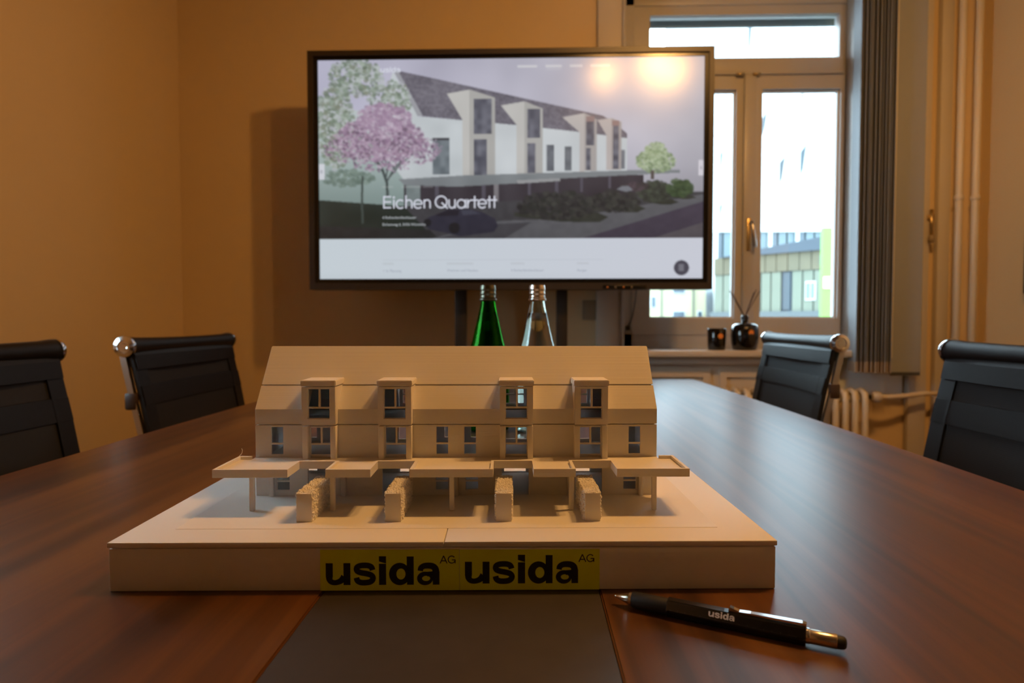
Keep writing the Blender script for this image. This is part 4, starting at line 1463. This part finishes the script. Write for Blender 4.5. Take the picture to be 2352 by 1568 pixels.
b = BM(); tube(b, [(1.446, -.03, 2.58), (1.447, -.03, 1.5), (1.446, -.03, .80)], .0022, 6)
mk('control_chain', b, M['trimw'], bl)

ra = empty('radiator', (0, 2.50, 0), label='cream column radiator under the window sill', cat='radiator')
for k in range(19):
    x = .645 + .0388 * k
    b = BM()
    for yy in (-.035, .035):
        tube(b, [(x, yy, .14), (x, yy, .17), (x, yy, .62), (x, yy * .85, .655), (x, 0, .668)], [.012, .0125, .0125, .013, .011], 10)
    tube(b, [(x, -.035, .16), (x, .035, .16)], .013, 10)
    mk('radiator_column', b, M['radiator'], ra, smooth=True)
for zz in (.17, .632):
    b = BM(); tube(b, [(.63, 0, zz), (1.36, 0, zz)], .014, 12)
    mk('header_pipe', b, M['radiator'], ra, smooth=True)
for x in (.70, 1.30):
    boxo('support_foot', (x - .012, x + .012, -.03, .03, 0, .15), M['radiator'], ra)
b = BM(); tube(b, [(1.355, 0, .640), (1.385, 0, .640)], .009, 12)
mk('valve_stub', b, M['black'], ra, smooth=True)
b = BM(); lathe(b, [(.012, 0), (.020, .003), (.023, .010), (.023, .026), (.019, .036), (.0, .039)], 24, mtx=Matrix.Translation((1.383, -.004, .640)) @ Matrix.Rotation(PI / 2, 4, 'Y') @ Matrix.Rotation(.25, 4, 'X'))
mk('valve_knob', b, M['trimw'], ra, auto=.6)

pi_ = empty('heating_pipes', (0, 2.575, 0), label='pair of cream riser pipes in the corner with a branch to the radiator', cat='pipe')
for x in (1.752, 1.818):
    b = BM(); tube(b, [(x, -.02, .0), (x, -.02, ZCEIL)], .0135, 14)
    mk('riser', b, M['pipe'], pi_, smooth=True)
    b = BM(); lathe(b, [(.016, 1.440), (.018, 1.443), (.018, 1.455), (.016, 1.458)], 20, cap=False, mtx=Matrix.Translation((x, -.02, 0)))
    mk('pipe_clamp', b, M['pipe'], pi_)
b = BM(); tube(b, [(1.4235, -.075, .640), (1.46, -.075, .640), (1.52, -.06, .642), (1.60, -.05, .650), (1.740, -.03, .651)], .010, 12)
mk('branch_pipe', b, M['pipe'], pi_, smooth=True)
b = BM(); tube(b, [(1.375, -.075, .175), (1.60, -.05, .175), (1.805, -.03, .175)], .010, 12)
mk('branch_pipe', b, M['pipe'], pi_, smooth=True)

cr = empty('blind_crank', (1.656, YB - .035, 0), label='brass crank handle with a grey knob on the wall casing', cat='handle')
b = BM(); tube(b, [(0, -.012, 1.405), (0, -.014, 1.30)], .007, 12)
mk('crank_bar', b, M['brass'], cr, smooth=True)
boxo('wall_clip', (-.012, .012, -.012, .0, 1.365, 1.385), M['brass'], cr, bev=.002)
b = BM(); lathe(b, [(.0, 1.268), (.010, 1.272), (.012, 1.283), (.010, 1.297), (.006, 1.302)], 20, cap=False, mtx=Matrix.Translation((0, -.014, 0)))
mk('crank_knob', b, M['socket'], cr, smooth=True)

so = empty('wall_socket', (0.264, YB, .994), label='grey wall socket beside the window, below the display', cat='socket')
boxo('cover_plate', (-.036, .034, -.014, 0, -.042, .042), M['socket'], so, bev=.004)
b = BM(); lathe(b, [(.022, 0), (.021, -.004), (.018, -.002), (0, -.002)], 24, cap=False, mtx=Matrix.Translation((0, -.0145, 0)) @ Matrix.Rotation(-PI / 2, 4, 'X'))
mk('plug_opening', b, M['socket'], so)

cb = empty('power_cable', (0, 0, 0), label='thin grey cable hanging from the display along the window frame', cat='cable')
b = BM(); tube(b, spline([(.46, 2.60, 1.30), (.462, 2.62, 1.15), (.458, 2.64, 1.05), (.448, 2.66, .97), (.440, 2.715, .925)], 6), .0032, 8)
mk('cable_cord', b, M['cable'], cb, smooth=True)
boxo('plug', (.430, .448, 2.712, 2.731, .905, .925), M['black'], cb, bev=.002)

pf = empty('picture_frame', (XR, 0, 0), label='dark picture frame on the right wall, only its edge in view', cat='picture')
b = BM(); panel(b, 1.55, 2.347, 1.05, 1.68, -.03, 0, [(1.59, 2.307, 1.09, 1.64)], axis='x')
mk('frame', b, M['black'], pf)
boxo('print_sheet', (-.012, -.004, 1.585, 2.312, 1.085, 1.645), M['trimw'], pf)
